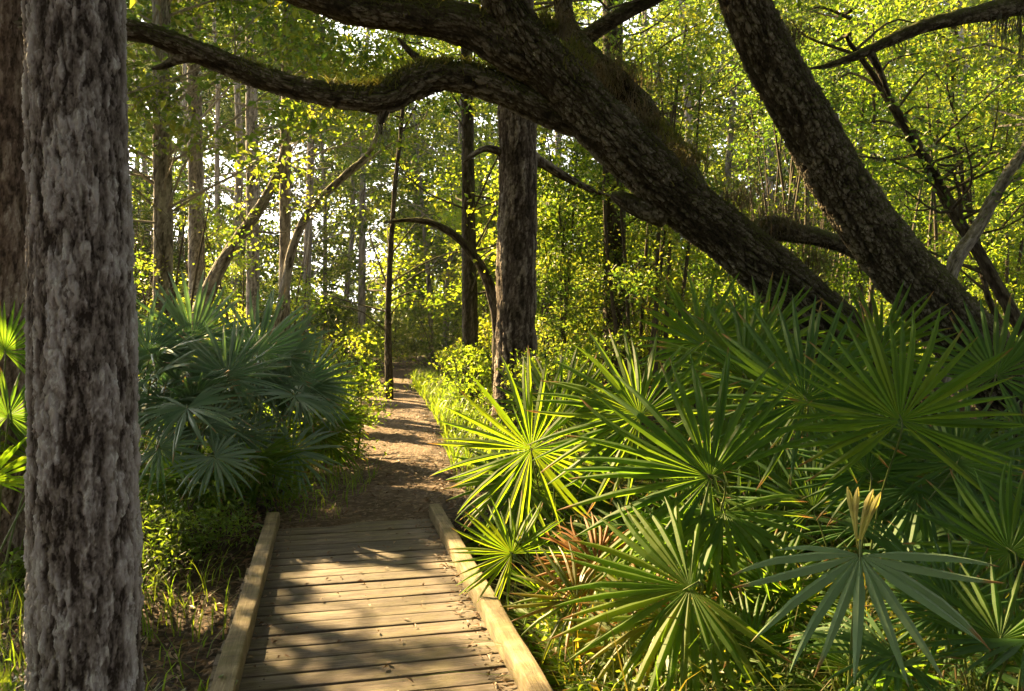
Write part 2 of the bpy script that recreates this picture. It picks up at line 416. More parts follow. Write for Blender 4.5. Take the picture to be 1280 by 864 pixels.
# ------------------------------------------------------------------ boardwalk
def beam(name, L, W, H, mat, parent, loc, rz=0.0, axis='x', wear=.004, n=26, seed=0, ncross=3):
    """a worn squared timber: rounded section swept along its length, with real unevenness"""
    rr = random.Random(seed)
    c = min(W, H) * .12
    prof = []
    for (sx, sy) in ((1, 1), (-1, 1), (-1, -1), (1, -1)):
        cx, cy = sx * (W / 2 - c), sy * (H / 2 - c)
        a0 = {(1, 1): 0, (-1, 1): 90, (-1, -1): 180, (1, -1): 270}[(sx, sy)]
        for a in (0, 45, 90):
            prof.append((cx + c * math.cos(R(a0 + a)), cy + c * math.sin(R(a0 + a))))
        if ncross and sy == 1 and sx == 1:
            for t in np.linspace(0, 1, ncross + 2)[1:-1]:
                prof.append((W / 2 - c - (W - 2 * c) * t, H / 2))
    prof = np.array(prof); m = len(prof)
    t = np.linspace(-L / 2, L / 2, n)
    V = np.zeros((n, m, 3)); V[:, :, 0] = t[:, None]; V[:, :, 1] = prof[None, :, 0]; V[:, :, 2] = prof[None, :, 1]
    q = V.reshape(-1, 3)
    o = np.array((rr.random() * 90, rr.random() * 90, rr.random() * 90))
    d1 = fbm(q * np.array((2.5, 14, 14)) + o, 3) - .5
    d2 = fbm(q * np.array((2.5, 14, 14)) + o + 40, 3) - .5
    bow = rr.uniform(-1, 1) * .004 * np.sin((q[:, 0] / L + .5) * math.pi)
    q[:, 1] += d1 * wear * 1.4; q[:, 2] += d2 * wear + bow
    idx = np.arange(n * m).reshape(n, m)
    a, b = idx[:-1], idx[1:]
    quads = np.stack([a, b, np.roll(b, -1, 1), np.roll(a, -1, 1)], -1).reshape(-1, 4)
    V2 = np.vstack([q, q[idx[0]].mean(0)[None], q[idx[-1]].mean(0)[None]])
    c0, c1 = len(q), len(q) + 1
    t0 = np.stack([np.full(m, c0), idx[0], np.roll(idx[0], -1)], 1)
    t1 = np.stack([np.full(m, c1), np.roll(idx[-1], -1), idx[-1]], 1)
    if axis == 'y': V2 = V2[:, [1, 0, 2]] * np.array((-1, 1, 1))
    ob = mesh(name, V2, [quads, t0, t1], mat, parent)
    ob.location = loc; ob.rotation_euler = (0, 0, rz)
    md = ob.data
    try: md.set_sharp_from_angle(angle=R(35))
    except Exception: pass
    return ob

def build_boardwalk():
    root = empty('boardwalk', (DK_FAR[0], DK_FAR[1], 0), 'weathered plank boardwalk with low timber edges leading onto the dirt trail', 'boardwalk')
    root.rotation_euler = (0, 0, DK_PHI)
    y = -.09; k = 0
    while y > -7.6:
        w = .141 + random.uniform(-.010, .006)
        L = 1.46 + random.uniform(-.03, .03)
        p = beam('plank', L, w, .038, M['plank'], root, (random.uniform(-.012, .012), y, -.019 + random.uniform(-.003, .003)), random.uniform(-.006, .006), 'x', .005, 34, k)
        # two nail heads at each end
        for sx in (-.5, .5):
            for sy in (-.036, .036):
                n = 10; a = np.linspace(0, 2 * math.pi, n, endpoint=False)
                ring = np.stack([.005 * np.cos(a) + sx + random.uniform(-.012, .012), .005 * np.sin(a) + sy, 0 * a + .0197], 1)
                V = np.vstack([ring, ring - (0, 0, .004), [ring.mean(0) + (0, 0, .0012)]])
                i = np.arange(n); j = (i + 1) % n
                mesh('nail', V, [np.stack([i + n, j + n, j, i], 1), np.stack([i, j, np.full(n, 2 * n)], 1)], M['nail'], p)
        y -= .155 + random.uniform(-.003, .004); k += 1
    for s in (-1, 1):
        segs = [(-3.78, 7.56)]
        for j, (yc, L) in enumerate(segs):
            beam('curb', L, .098, .105, M['curb'], root, (s * .64, yc, .0545), random.uniform(-.004, .004), 'y', .010, 260, 90 + j + s, 6)
    for s in (-.55, 0, .55):
        beam('joist', 7.4, .07, .16, M['post'], root, (s, -3.8, -.122), 0, 'y', .003, 20, 33, 0)
m, nt = newmat('rusty_nail'); finish(nt, (.06, .045, .035), .6); M['nail'] = m
build_boardwalk()

# ------------------------------------------------------------------ trunks
def tube(pts, radii, ds, nu, bark=None, amp=.012, lump=.06, seed=0, cap=True):
    """pts k x 3, radii k: smooth tapered tube with relief; returns verts, quads, relief"""
    k = catmull(np.column_stack([pts, radii]), 40)
    seg = np.linalg.norm(np.diff(k[:, :3], axis=0), axis=1); s = np.concatenate([[0], np.cumsum(seg)])
    n = max(4, int(s[-1] / ds) + 1)
    ss = np.linspace(0, s[-1], n)
    C = np.stack([np.interp(ss, s, k[:, i]) for i in range(3)], 1); r = np.interp(ss, s, k[:, 3])
    T = np.gradient(C, axis=0); T /= np.linalg.norm(T, axis=1)[:, None]
    ref = np.array((0.0, 1.0, 0.0)) if abs(T[0][1]) < .8 else np.array((1.0, 0, 0))
    N = np.zeros_like(C); v = ref - T[0] * (ref @ T[0]); v /= np.linalg.norm(v)
    for i in range(n):
        v = v - T[i] * (v @ T[i]); v /= np.linalg.norm(v); N[i] = v
    B = np.cross(T, N)
    a = np.linspace(0, 2 * math.pi, nu, endpoint=False)
    D = np.cos(a)[None, :, None] * N[:, None] + np.sin(a)[None, :, None] * B[:, None]
    rr = np.repeat(r[:, None], nu, 1)
    loc = np.stack([np.cos(a)[None] * rr, np.sin(a)[None] * rr, np.repeat(ss[:, None], nu, 1)], -1).reshape(-1, 3)
    lo = np.random.default_rng(seed).random(3) * 50
    low = fbm(loc * np.array((1, 1, .5)) / max(r.mean(), .03) * .8 + lo, 3) - .5
    rad = rr.ravel() * (1 + lump * 2 * low)
    rel = np.full((len(loc), 2), .5)
    if bark:
        rel = bark(loc + lo)
        if rel.ndim == 1: rel = np.stack([rel, np.full(len(rel), .5)], 1)
        rad = rad + amp * (rel[:, 0] - .6)
    V = np.repeat(C, nu, 0) + D.reshape(-1, 3) * rad[:, None]
    idx = np.arange(n * nu).reshape(n, nu)
    q = np.stack([idx[:-1], np.roll(idx[:-1], -1, 1), np.roll(idx[1:], -1, 1), idx[1:]], -1).reshape(-1, 4)
    return V, q, rel

def bark_plates(scale, stretch, warp=.5, groove=.22):
    def f(p):
        q = p * np.array((1, 1, 1 / stretch)) * scale
        w = np.stack([fbm(q * .9 + o, 3, 3) for o in (0, 17, 31)], 1) - .5
        q = q + w * warp * 2
        f1, f2, cid = worley(q)
        e = sstep(.0, groove, f2 - f1)
        g1, g2, cid2 = worley(q * 2.3 + 5)
        e2 = sstep(0, .3, g2 - g1)
        fine = fbm(p * np.array((1, 1, .5)) * scale * 5, 4, 6)
        return np.clip(e * (.42 + .38 * cid) + .16 * e2 * cid2 * e + .22 * (fine - .4), 0, 1)
    return f

def bark_flakes(scale, stretch, fis_scale=.5, fis_w=.10, sharp=.16, seed=0):
    """scaly plates with crisp edges between long vertical fissures; relief and a tone per plate"""
    def f(p):
        w = np.stack([fbm(p * np.array((1, 1, .6)) * scale * .8 + o, 3, 3) for o in (0, 17, 31)], 1) - .5
        q = p * np.array((1, 1, 1 / stretch)) * scale + w * .9
        f1, f2, cid = worley(q, seed)
        plate = sstep(.02, sharp, f2 - f1)
        g1, g2, cid2 = worley(q * 2.4 + w * .8 + 5, seed + 3)
        sub_ = sstep(.0, .14, g2 - g1)
        n = fbm(p * np.array((1, 1, .16)) * scale * fis_scale + w * .35, 3, 21)
        fis = sstep(.0, fis_w, np.abs(n - .5))
        fine = fbm(p * np.array((1, 1, .6)) * scale * 5, 4, 25)
        rel = (.22 + .78 * fis) * (.25 + .75 * plate) * (.40 + .34 * cid + .16 * cid2 * sub_ - .10 * f1) + .5 * (fine - .45) + .06
        return np.stack([np.clip(rel, 0, 1), .55 * cid + .45 * cid2], 1)
    return f

def bark_furrow(scale, seed=0):
    """ragged vertical ridges broken into small lifting scales"""
    def f(p):
        w = np.stack([fbm(p * np.array((1, 1, .5)) * scale * 1.3 + o, 3, 3) for o in (0, 17, 31)], 1) - .5
        q = p * np.array((1, 1, .17)) * scale * .55 + w * .55
        n = fbm(q, 4, 41 + seed)
        rid = sstep(.0, .20, np.abs(n - .5))
        n2 = fbm(p * np.array((1, 1, .30)) * scale * 1.5 + w * .8 + 9, 3, 51 + seed)
        rid2 = sstep(.0, .16, np.abs(n2 - .5))
        g1, g2, cid = worley(p * np.array((1, 1, .30)) * scale * 1.7 + w * 1.2, seed)
        fl = sstep(.0, .12, g2 - g1)
        fine = fbm(p * np.array((1, 1, .7)) * scale * 6, 4, 25)
        h1, h2, cid3 = worley(p * np.array((1, 1, .38)) * scale * 3.4 + w * 1.3 + 3, seed + 7)
        rel = (.26 + .74 * rid) * (.58 + .42 * rid2) * (.26 + .40 * cid + .22 * cid3 + .12 * fl) + .34 * (fine - .45) + .06
        tone = .3 * cid + .25 * cid3 + .45 * fbm(p * np.array((1, 1, .35)) * scale * .7, 3, 61)
        return np.stack([np.clip(rel, 0, 1), tone], 1)
    return f

def bark_ridges(scale, stretch):
    def f(p):
        q = p * np.array((1, 1, 1 / stretch)) * scale
        w = fbm(q * .7, 3, 1) - .5
        q = q + w[:, None] * 1.1
        a = np.abs(fbm(q, 3, 2) - .5) * 4
        fine = fbm(p * scale * 3, 4, 6)
        return np.clip(.2 + .55 * sstep(0, .6, a) + .5 * (fine - .45), 0, 1)
    return f

class Acc:
    """collects pieces of ONE part"""
    def __init__(s): s.V = []; s.Q = []; s.A = []; s.n = 0; s.M = []
    def add(s, V, q, rel=None, mi=0):
        s.V.append(V); s.Q.append(np.asarray(q) + s.n); s.n += len(V)
        s.A.append(rel if rel is not None else np.full((len(V), 2), .5)); s.M.append(np.full(len(q), mi))
    def build(s, name, mats, parent=None, origin=(0, 0, 0), smooth=True):
        o = mesh(name, np.vstack(s.V), s.Q, mats, parent, origin, smooth, {'relief': np.concatenate(s.A)[:, 0], 'tone': np.concatenate(s.A)[:, 1]}, np.concatenate(s.M))
        return o

def px_path(lst):
    """(px, py, depth, width_px) rows to points and radii"""
    pts = np.array([P(a, b, d) for a, b, d, w in lst]); rad = np.array([w * d / F / 2 for a, b, d, w in lst])
    return pts, rad

# ------------------------------------------------------------------ leaves
SHAFTS = []       # (u, v, radius): sunlit places the canopy leaves open
def shaft(p, r):
    p = np.asarray(p, float); SHAFTS.append((p @ SU, p @ SV, r * 1.3, p @ TO_SUN))

SHADES = []
def shade(p, r):
    p = np.asarray(p, float); SHADES.append((p @ SU, p @ SV, r))

def carve(C, ragged=.3):
    """True where a leaf may stay: not between a sunlit place and the sun"""
    u, v, t = C @ SU, C @ SV, C @ TO_SUN
    keep = np.ones(len(C), bool)
    j = (fbm(np.stack([u * 2.2, v * 2.2, u * 0], 1), 2, 12) - .5) * 2 * ragged
    for su, sv, r, st in SHAFTS:
        d = np.hypot(u - su, v - sv)
        keep &= ~((d < r * (1 + j)) & (t > st + .9))
    for su, sv, r in SHADES:
        keep |= np.hypot(u - su, v - sv) < r * (1 + j)
    return keep

def leaf_quads(C, size, flat=.6, rng=RNG, aspect=.55, droop=0.0):
    n = len(C)
    nrm = rng.normal(size=(n, 3)); nrm[:, 2] = np.abs(nrm[:, 2]) * (1 + flat) + flat * .3
    nrm /= np.linalg.norm(nrm, axis=1)[:, None]
    t = rng.normal(size=(n, 3)); t[:, 2] -= droop
    t -= nrm * (t * nrm).sum(1)[:, None]; t /= np.linalg.norm(t, axis=1)[:, None]
    b = np.cross(nrm, t)
    L = (size * rng.uniform(.65, 1.25, n))[:, None]; W = L * aspect * rng.uniform(.8, 1.15, n)[:, None]
    fold = nrm * L * rng.uniform(.02, .16, n)[:, None]
    base = C - t * L * .5; tip = C + t * L * .5 - nrm * L * .08
    l = C - t * L * .06 - b * W * .5 + fold; r = C - t * L * .06 + b * W * .5 + fold
    V = np.stack([base, r, tip, l], 1).reshape(-1, 3)
    q = np.arange(4 * n).reshape(n, 4)
    return V, q

def cluster_leaves(centers, crad, per, size, rng, flat=.5, squash=.6):
    """leaves gathered in clumps along twig ends"""
    n = len(centers) * per
    cc = np.repeat(centers, per, 0); cr = np.repeat(crad, per)
    d = rng.normal(size=(n, 3)); d /= np.linalg.norm(d, axis=1)[:, None]
    rr = rng.random(n) ** .5
    d *= (cr * rr)[:, None]; d[:, 2] *= squash
    return cc + d

def twigs(acc, frm, centers, rng, r0=.02, mi=1):
    for c in centers:
        a = frm(c)
        mid = (a + c) / 2 + rng.normal(size=3) * .15 * np.linalg.norm(c - a) + np.array((0, 0, .08))
        V, q, _ = tube(np.array([a, mid, c]), np.array([r0, r0 * .6, r0 * .2]), max(.12, np.linalg.norm(c - a) / 6), 5, None, 0, .02)
        acc.add(V, q, None, mi)

def blades(C, H, W, lean, rng, seg=3, az=None, curl=.5):
    """curved tapering blades; C n x 3, H,W n"""
    n = len(C); az = rng.uniform(0, 2 * math.pi, n) if az is None else az
    D = np.stack([np.cos(az), np.sin(az), 0 * az], 1); S = np.stack([-np.sin(az), np.cos(az), 0 * az], 1)
    V = np.zeros((n, seg + 1, 2, 3))
    for k in range(seg + 1):
        t = k / seg
        ctr = C + D * (H * lean * t ** 1.6)[:, None] + np.array((0, 0, 1.0)) * (H * (t - curl * lean * t * t))[:, None]
        w = (W * (1 - t) ** .7 * .5 + W * .02)[:, None]
        V[:, k, 0] = ctr - S * w; V[:, k, 1] = ctr + S * w
    V = V.reshape(-1, 3)
    base = (np.arange(n) * (seg + 1) * 2)[:, None]
    q = np.concatenate([base + np.array([[2 * k, 2 * k + 1, 2 * k + 3, 2 * k + 2]]) for k in range(seg)], 0)
    return V, q

EXPOSURE = 3.35
HAZE = .0002
# ------------------------------------------------------------------ sunlit places (the canopy has gaps towards the sun here)
for px, py, z, r in [(500, 758, .0, .38), (430, 752, .0, .24), (560, 760, .0, .22), (392, 700, 0, .10), (470, 690, 0, .10), (600, 745, .1, .30), (625, 800, .1, .25), (570, 690, .1, .16),
                     (455, 560, 0, .30), (500, 557, 0, .34), (540, 553, 0, .26), (470, 534, 0, .34), (520, 537, 0, .36), (480, 517, 0, .36), (510, 500, 0, .5), (470, 488, 0, .5), (500, 476, 0, .7),
                     (552, 520, .2, .32), (580, 500, .3, .5), (600, 470, .4, .9), (430, 500, .5, .55), (415, 540, .3, .4), (440, 470, .6, .7)]:
    shaft(G(px, py, z), r)
for px, py, d, r in [(665, 545, 5.5, .62), (610, 600, 5.2, .4), (615, 680, 4.6, .36), (700, 620, 5, .4), (850, 560, 4.2, .7), (760, 480, 5.4, .4), (960, 540, 4.6, .3), (780, 560, 4.6, .5), (800, 480, 5.5, .45), (740, 770, 3.6, .36), (850, 740, 3.6, .45), (700, 720, 4.0, .3),
                     (1078, 640, 2.95, .09), (900, 690, 4, .4), (930, 740, 3.5, .2), (15, 640, 4.2, .35), (12, 430, 4.8, .3), (210, 720, 5.2, .2), (760, 640, 4.6, .35), (960, 620, 4.4, .3),
                     (300, 480, 12, .6), (1000, 250, 6.4, .2), (400, 400, 10, .5)]:
    shaft(P(px, py, d), r)
for k in range(60):
    d = RNG.uniform(12, 21); px = RNG.uniform(150, 680) if k % 4 else RNG.uniform(680, 1260)
    shaft(P(px, RNG.uniform(230, 450), d), RNG.uniform(.5, 1.25))

for px, py, z, r in [(490, 547, 0, .26), (490, 527, 0, .3), (490, 508, 0, .34), (490, 494, 0, .4), (330, 800, 0, .25), (420, 845, 0, .3), (540, 860, 0, .3), (450, 660, 0, .35), (480, 826, 0, .22), (560, 832, 0, .2), (400, 815, 0, .22), (345, 740, 0, .16)]:
    shade(G(px, py, z), r)
for px, py, d, r in [(1140, 520, 4.1, .35), (1075, 750, 3.0, .3), (1210, 660, 3.6, .45)]:
    shade(P(px, py, d), r)

# ------------------------------------------------------------------ trees
def branch_part(name, rows, mat, root, ds, nu, bark, amp, lump=.07, seed=0, pts=None):
    p, r = px_path(rows) if pts is None else pts
    V, q, rel = tube(p, r, ds, nu, bark, amp, lump, seed)
    return mesh(name, V, [q], mat, root, base_of(root), True, {'relief': rel[:, 0], 'tone': rel[:, 1]})

def foliage(name, root, clusters, crad, per, size, mat, rng, frm=None, r0=.02, barkm=None, flat=.5, aspect=.55, do_carve=True, squash=.6, seg=1):
    C = cluster_leaves(clusters, crad, per, size, rng, flat, squash)
    if do_carve: C = C[carve(C)]
    acc = Acc(); V, q = leaf_quads(C, size, flat, rng, aspect)
    acc.add(V, q)
    if frm is not None: twigs(acc, frm, clusters[carve(clusters)] if do_carve else clusters, rng, r0)
    return acc.build(name, [mat, barkm or M['bark_dark']], root, base_of(root), False)

def crown_points(ax, h0, h1, rad, n, rng, taper=.35, low=.35):
    """cluster centres spread round a trunk axis (k x 3 points going up)"""
    z = rng.uniform(h0, h1, n); t = (z - h0) / (h1 - h0)
    c = np.stack([np.interp(z, ax[:, 2], ax[:, 0]), np.interp(z, ax[:, 2], ax[:, 1]), z], 1)
    rr = rad * np.sqrt(rng.random(n)) * np.clip(low + (1 - low) * np.sin(np.clip(t * 1.15 + .15, 0, 1) * math.pi) ** .6, .2, 1)
    a = rng.uniform(0, 2 * math.pi, n)
    c[:, 0] += np.cos(a) * rr; c[:, 1] += np.sin(a) * rr
    return c

def from_axis(ax):
    def f(c):
        z = c[2] - .35 * math.hypot(c[0] - np.interp(c[2], ax[:, 2], ax[:, 0]), c[1] - np.interp(c[2], ax[:, 2], ax[:, 1]))
        z = max(z, ax[0, 2] + .2)
        return np.array((np.interp(z, ax[:, 2], ax[:, 0]), np.interp(z, ax[:, 2], ax[:, 1]), z))
    return f

def tree(label, rows, H, mat, crown, seed, group=None, nu=26, ds=.06, amp=.012, bark=None, name='tree', lump=.08, lean_rest=None):
    """rows go from the ground up in photo pixels; the trunk carries on to height H above the frame"""
    rng = np.random.default_rng(seed)
    p, r = px_path(rows)
    p0 = p[0].copy(); g = hz(p0[0], p0[1])
    b = p0.copy(); b[2] = g
    if p0[2] > g + .1:                                     # continue down to the ground
        sl = (p[0] - p[1]) / max(1e-3, abs(p[0][2] - p[1][2])); b = p0 + sl * (p0[2] - g + .0); b[2] = g; b[1] = p0[1]
        p = np.vstack([b, p]); r = np.concatenate([[r[0] * 1.12], r])
    b = p[0].copy(); g = hz(b[0], b[1])
    p = np.vstack([[b[0], b[1], g - .15], p]); r = np.concatenate([[r[0] * 1.25], r])
    top = p[-1]
    if top[2] < H:
        dirn = (p[-1] - p[-2]); dirn /= np.linalg.norm(dirn); dirn = dirn * .6 + np.array((0, 0, .4)); dirn /= dirn[2]
        for f in (.4, .75, 1):
            p = np.vstack([p, top + dirn * (H - top[2]) * f + rng.normal(size=3) * np.array((.12, .12, 0))]); r = np.concatenate([r, [r[-1] * .72]])
    root = empty(name, (b[0], b[1], g), label, 'tree', group)
    V, q, rel = tube(p, r, ds, nu, bark or bark_furrow(20, 5), amp, lump, seed)
    mesh('trunk', V, [q], mat, root, base_of(root), True, {'relief': rel[:, 0], 'tone': rel[:, 1]})
    if crown:
        ks = catmull(np.column_stack([p, r]), 8)[:, :3]; ks = ks[np.argsort(ks[:, 2])]
        c = crown
        pts = crown_points(ks, c['h'][0], c['h'][1], c['rad'], c['n'], rng)
        if 'off' in c: pts[:, :2] += np.array(c['off'])
        foliage('crown', root, pts, rng.uniform(.45, .9, len(pts)) * c.get('cl', 1), c['per'], c['size'], c.get('mat', M['leaf']), rng, from_axis(ks), c.get('r0', .022), mat, flat=.5, aspect=c.get('aspect', .55))
    return root

# 1  the near trunk
root = empty('tree', (P(108, 864, 3.2)[0], 3.2, hz(-1.7, 3.2)), 'thick near tree with flaking grey lilac bark rising beside the boardwalk', 'tree')
rows = [(109, 960, 3.2, 142), (108, 864, 3.2, 132), (106, 640, 3.2, 126), (103, 430, 3.2, 121), (98, 200, 3.2, 116), (93, 0, 3.2, 112), (89, -200, 3.2, 108), (86, -700, 3.25, 100), (80, -1500, 3.3, 84), (70, -2600, 3.4, 60)]
branch_part('trunk', rows, M['bark_near'], root, .0045, 400, bark_furrow(27), .028, .03, 3)
ax = px_path(rows)[0]
rngt = np.random.default_rng(5)
pts = crown_points(ax, 6.0, 11, 4.2, 150, rngt)
foliage('crown', root, pts, rngt.uniform(.5, .9, len(pts)), 70, .16, M['leaf_dark'], rngt, from_axis(ax), .03, M['bark_brown'])  # crown above the frame, thickened to cut skylight on the boardwalk

# 2  the trunk at the edge behind it
tree('brown trunk half hidden behind the thick near tree, with a limb crossing it', [(2, 600, 5.6, 70), (2, 380, 5.6, 64), (0, 180, 5.6, 62), (-2, 0, 5.6, 58), (-4, -250, 5.6, 52)], 11, M['bark_brown'],
     dict(h=(6, 11), rad=3.6, n=30, per=70, size=.1, mat=M['leaf_dark'], off=(-1, 1.5)), 12, nu=180, ds=.012, amp=.022, bark=bark_furrow(26, 2))

# 3  the great leaning oak
oak = empty('leaning_oak', (P(1150, 520, 8.2)[0], 8.2, hz(4.1, 8.2)), 'huge mossy live oak leaning across the trail, with limbs arching overhead', 'tree')
rows = [(1245, 640, 8.6, 104), (1155, 535, 8.2, 88), (1066, 440, 7.7, 78), (985, 362, 7.3, 70), (902, 290, 7.0, 66), (832, 231, 6.8, 66), (767, 169, 6.6, 68), (708, 108, 6.5, 62), (657, 48, 6.4, 54), (624, -8, 6.3, 50), (594, -80, 6.2, 46), (560, -220, 6.2, 42), (520, -420, 6.4, 36)]
OAKB = bark_flakes(32, 2.8, .4, .14, .2)
branch_part('trunk', rows, M['bark_oak'], oak, .007, 260, OAKB, .045, .10, 21)
def limb(rows, seed, amp=.028, nu=130, ds=.011, root=None, mat=None):
    return branch_part('limb', rows, mat or M['bark_oak'], root or oak, ds, nu, OAKB, amp, .15, seed)
limb([(690, 95, 6.55, 50), (640, 62, 6.45, 55), (585, 33, 6.4, 50), (520, 22, 6.35, 44), (455, 12, 6.3, 42), (395, -4, 6.2, 38), (330, -32, 6.1, 38), (240, -75, 6.0, 32), (120, -140, 5.9, 24)], 22)
limb([(735, 160, 6.6, 30), (690, 142, 6.6, 34), (650, 122, 6.6, 36), (605, 103, 6.55, 37), (555, 95, 6.5, 38), (515, 104, 6.45, 40), (480, 122, 6.4, 38), (435, 121, 6.35, 30), (380, 112, 6.3, 29), (330, 98, 6.25, 28), (285, 80, 6.2, 28), (240, 62, 6.1, 28), (195, 45, 6.0, 27), (155, 37, 5.95, 26), (90, 32, 5.85, 25), (20, 30, 5.6, 22), (-60, 20, 5.4, 20), (-200, -40, 5.2, 12)], 23)
limb([(483, 120, 6.4, 22), (479, 140, 6.4, 15), (476, 156, 6.4, 7), (476, 168, 6.4, 3)], 24, .006, 30)
limb([(535, 92, 6.5, 16), (522, 74, 6.5, 10), (508, 60, 6.48, 7), (497, 48, 6.45, 4)], 25, .003, 20)
limb([(245, 66, 6.1, 22), (222, 74, 6.1, 14), (205, 82, 6.1, 9), (190, 86, 6.1, 4)], 26, .003, 20)
limb([(950, 330, 7.3, 26), (955, 288, 7.35, 34), (1000, 292, 7.5, 24), (1045, 303, 7.6, 23), (1085, 318, 7.7, 21), (1130, 330, 7.9, 16), (1180, 335, 8.1, 8)], 27, .012, 60)
limb([(830, 265, 6.9, 40), (797, 258, 6.85, 28), (775, 248, 6.8, 18), (764, 243, 6.8, 8)], 28, .008, 40)
# the dark second stem behind the main one
limb([(885, 275, 7.2, 44), (850, 218, 7.3, 46), (812, 155, 7.4, 40), (770, 103, 7.4, 34), (728, 62, 7.4, 28), (706, 20, 7.4, 24), (700, -40, 7.4, 20)], 29, .02, 80)
limb([(715, 60, 7.6, 24), (750, 35, 7.6, 20), (785, 14, 7.6, 18), (815, 0, 7.6, 16), (870, -30, 7.7, 12)], 30, .008, 40)
rngt = np.random.default_rng(31)
orow = px_path(rows)[0]
pts = np.vstack([P(590, -120, 6.2) + rngt.normal(size=(110, 3)) * np.array((3.0, 2.2, .7)) + (0, 0, 2.0), P(300, -120, 6.0) + rngt.normal(size=(40, 3)) * np.array((1.8, 1.6, .6)) + (-1, 1, 1.8)])
def nearest_of(ax):
    return lambda c: ax[np.argmin(np.linalg.norm(ax - c, axis=1))]
lax = np.vstack([orow[-4:], px_path([(330, -32, 6.1, 1), (240, -75, 6.0, 1), (120, -140, 5.9, 1)])[0]])
foliage('crown', oak, pts, rngt.uniform(.4, .8, len(pts)), 80, .14, M['leaf_dark'], rngt, nearest_of(lax), .02, M['bark_oak'])  # leaves over the frame, made denser to keep skylight off the deck

# 4  the second leaning trunk
oak2 = empty('leaning_oak', (P(1300, 560, 7.2)[0], 7.2, hz(4.8, 7.2)), 'second dark leaning oak trunk, bare and curving up towards the top of the picture in front of the slim leaning stems', 'tree')
oak2['label'] = 'second dark leaning trunk, bare and unbranched, curving steeply up from the palmettos'
rows4 = [(1350, 640, 7.4, 96), (1285, 520, 7.1, 86), (1218, 437, 6.8, 80), (1152, 364, 6.6, 74), (1095, 294, 6.5, 70), (1047, 224, 6.4, 67), (1008, 150, 6.3, 66), (966, 78, 6.2, 63), (930, 0, 6.1, 58), (898, -80, 6.1, 54), (865, -220, 6.1, 48), (860, -420, 6.2, 40)]
branch_part('trunk', rows4, M['bark_oak'], oak2, .008, 200, bark_flakes(34, 2.0, .4, .12, .2), .035, .07, 41)
rngt = np.random.default_rng(42)
pts = P(870, -300, 6.1) + rngt.normal(size=(110, 3)) * np.array((2.8, 2.4, .7)) + (1.2, .2, 1.4)
foliage('crown', oak2, pts, rngt.uniform(.4, .8, len(pts)), 80, .14, M['leaf_dark'], rngt, nearest_of(px_path(rows4[-3:])[0]), .02, M['bark_oak'])  # unseen crown filled out to block the sky overhead

# 5  straight pine in the middle
pine = tree('straight rough barked pine trunk standing by the trail behind the arching limb', [(645, 520, 11.5, 64), (645, 470, 11.5, 54), (645, 380, 11.5, 51), (647, 250, 11.5, 49), (646, 140, 11.5, 47), (645, 0, 11.5, 44), (644, -150, 11.5, 40)], 13, M['bark_pine'],
     dict(h=(6.6, 13), rad=3.0, n=80, per=90, size=.14, mat=M['leaf_dark']), 51, nu=130, ds=.016, amp=.04, bark=bark_furrow(18, 4))
for k_, rws in enumerate([[(642, 205, 11.5, 14), (625, 190, 11.4, 11), (606, 186, 11.3, 9), (588, 196, 11.2, 6), (578, 204, 11.2, 3)], [(650, 185, 11.5, 16), (680, 205, 11.6, 13), (705, 220, 11.7, 11), (740, 238, 11.8, 7), (765, 246, 11.9, 3)]]):
    branch_part('limb', rws, M['bark_pine'], pine, .03, 24, bark_furrow(20, 5), .012, .12, 700 + k_)
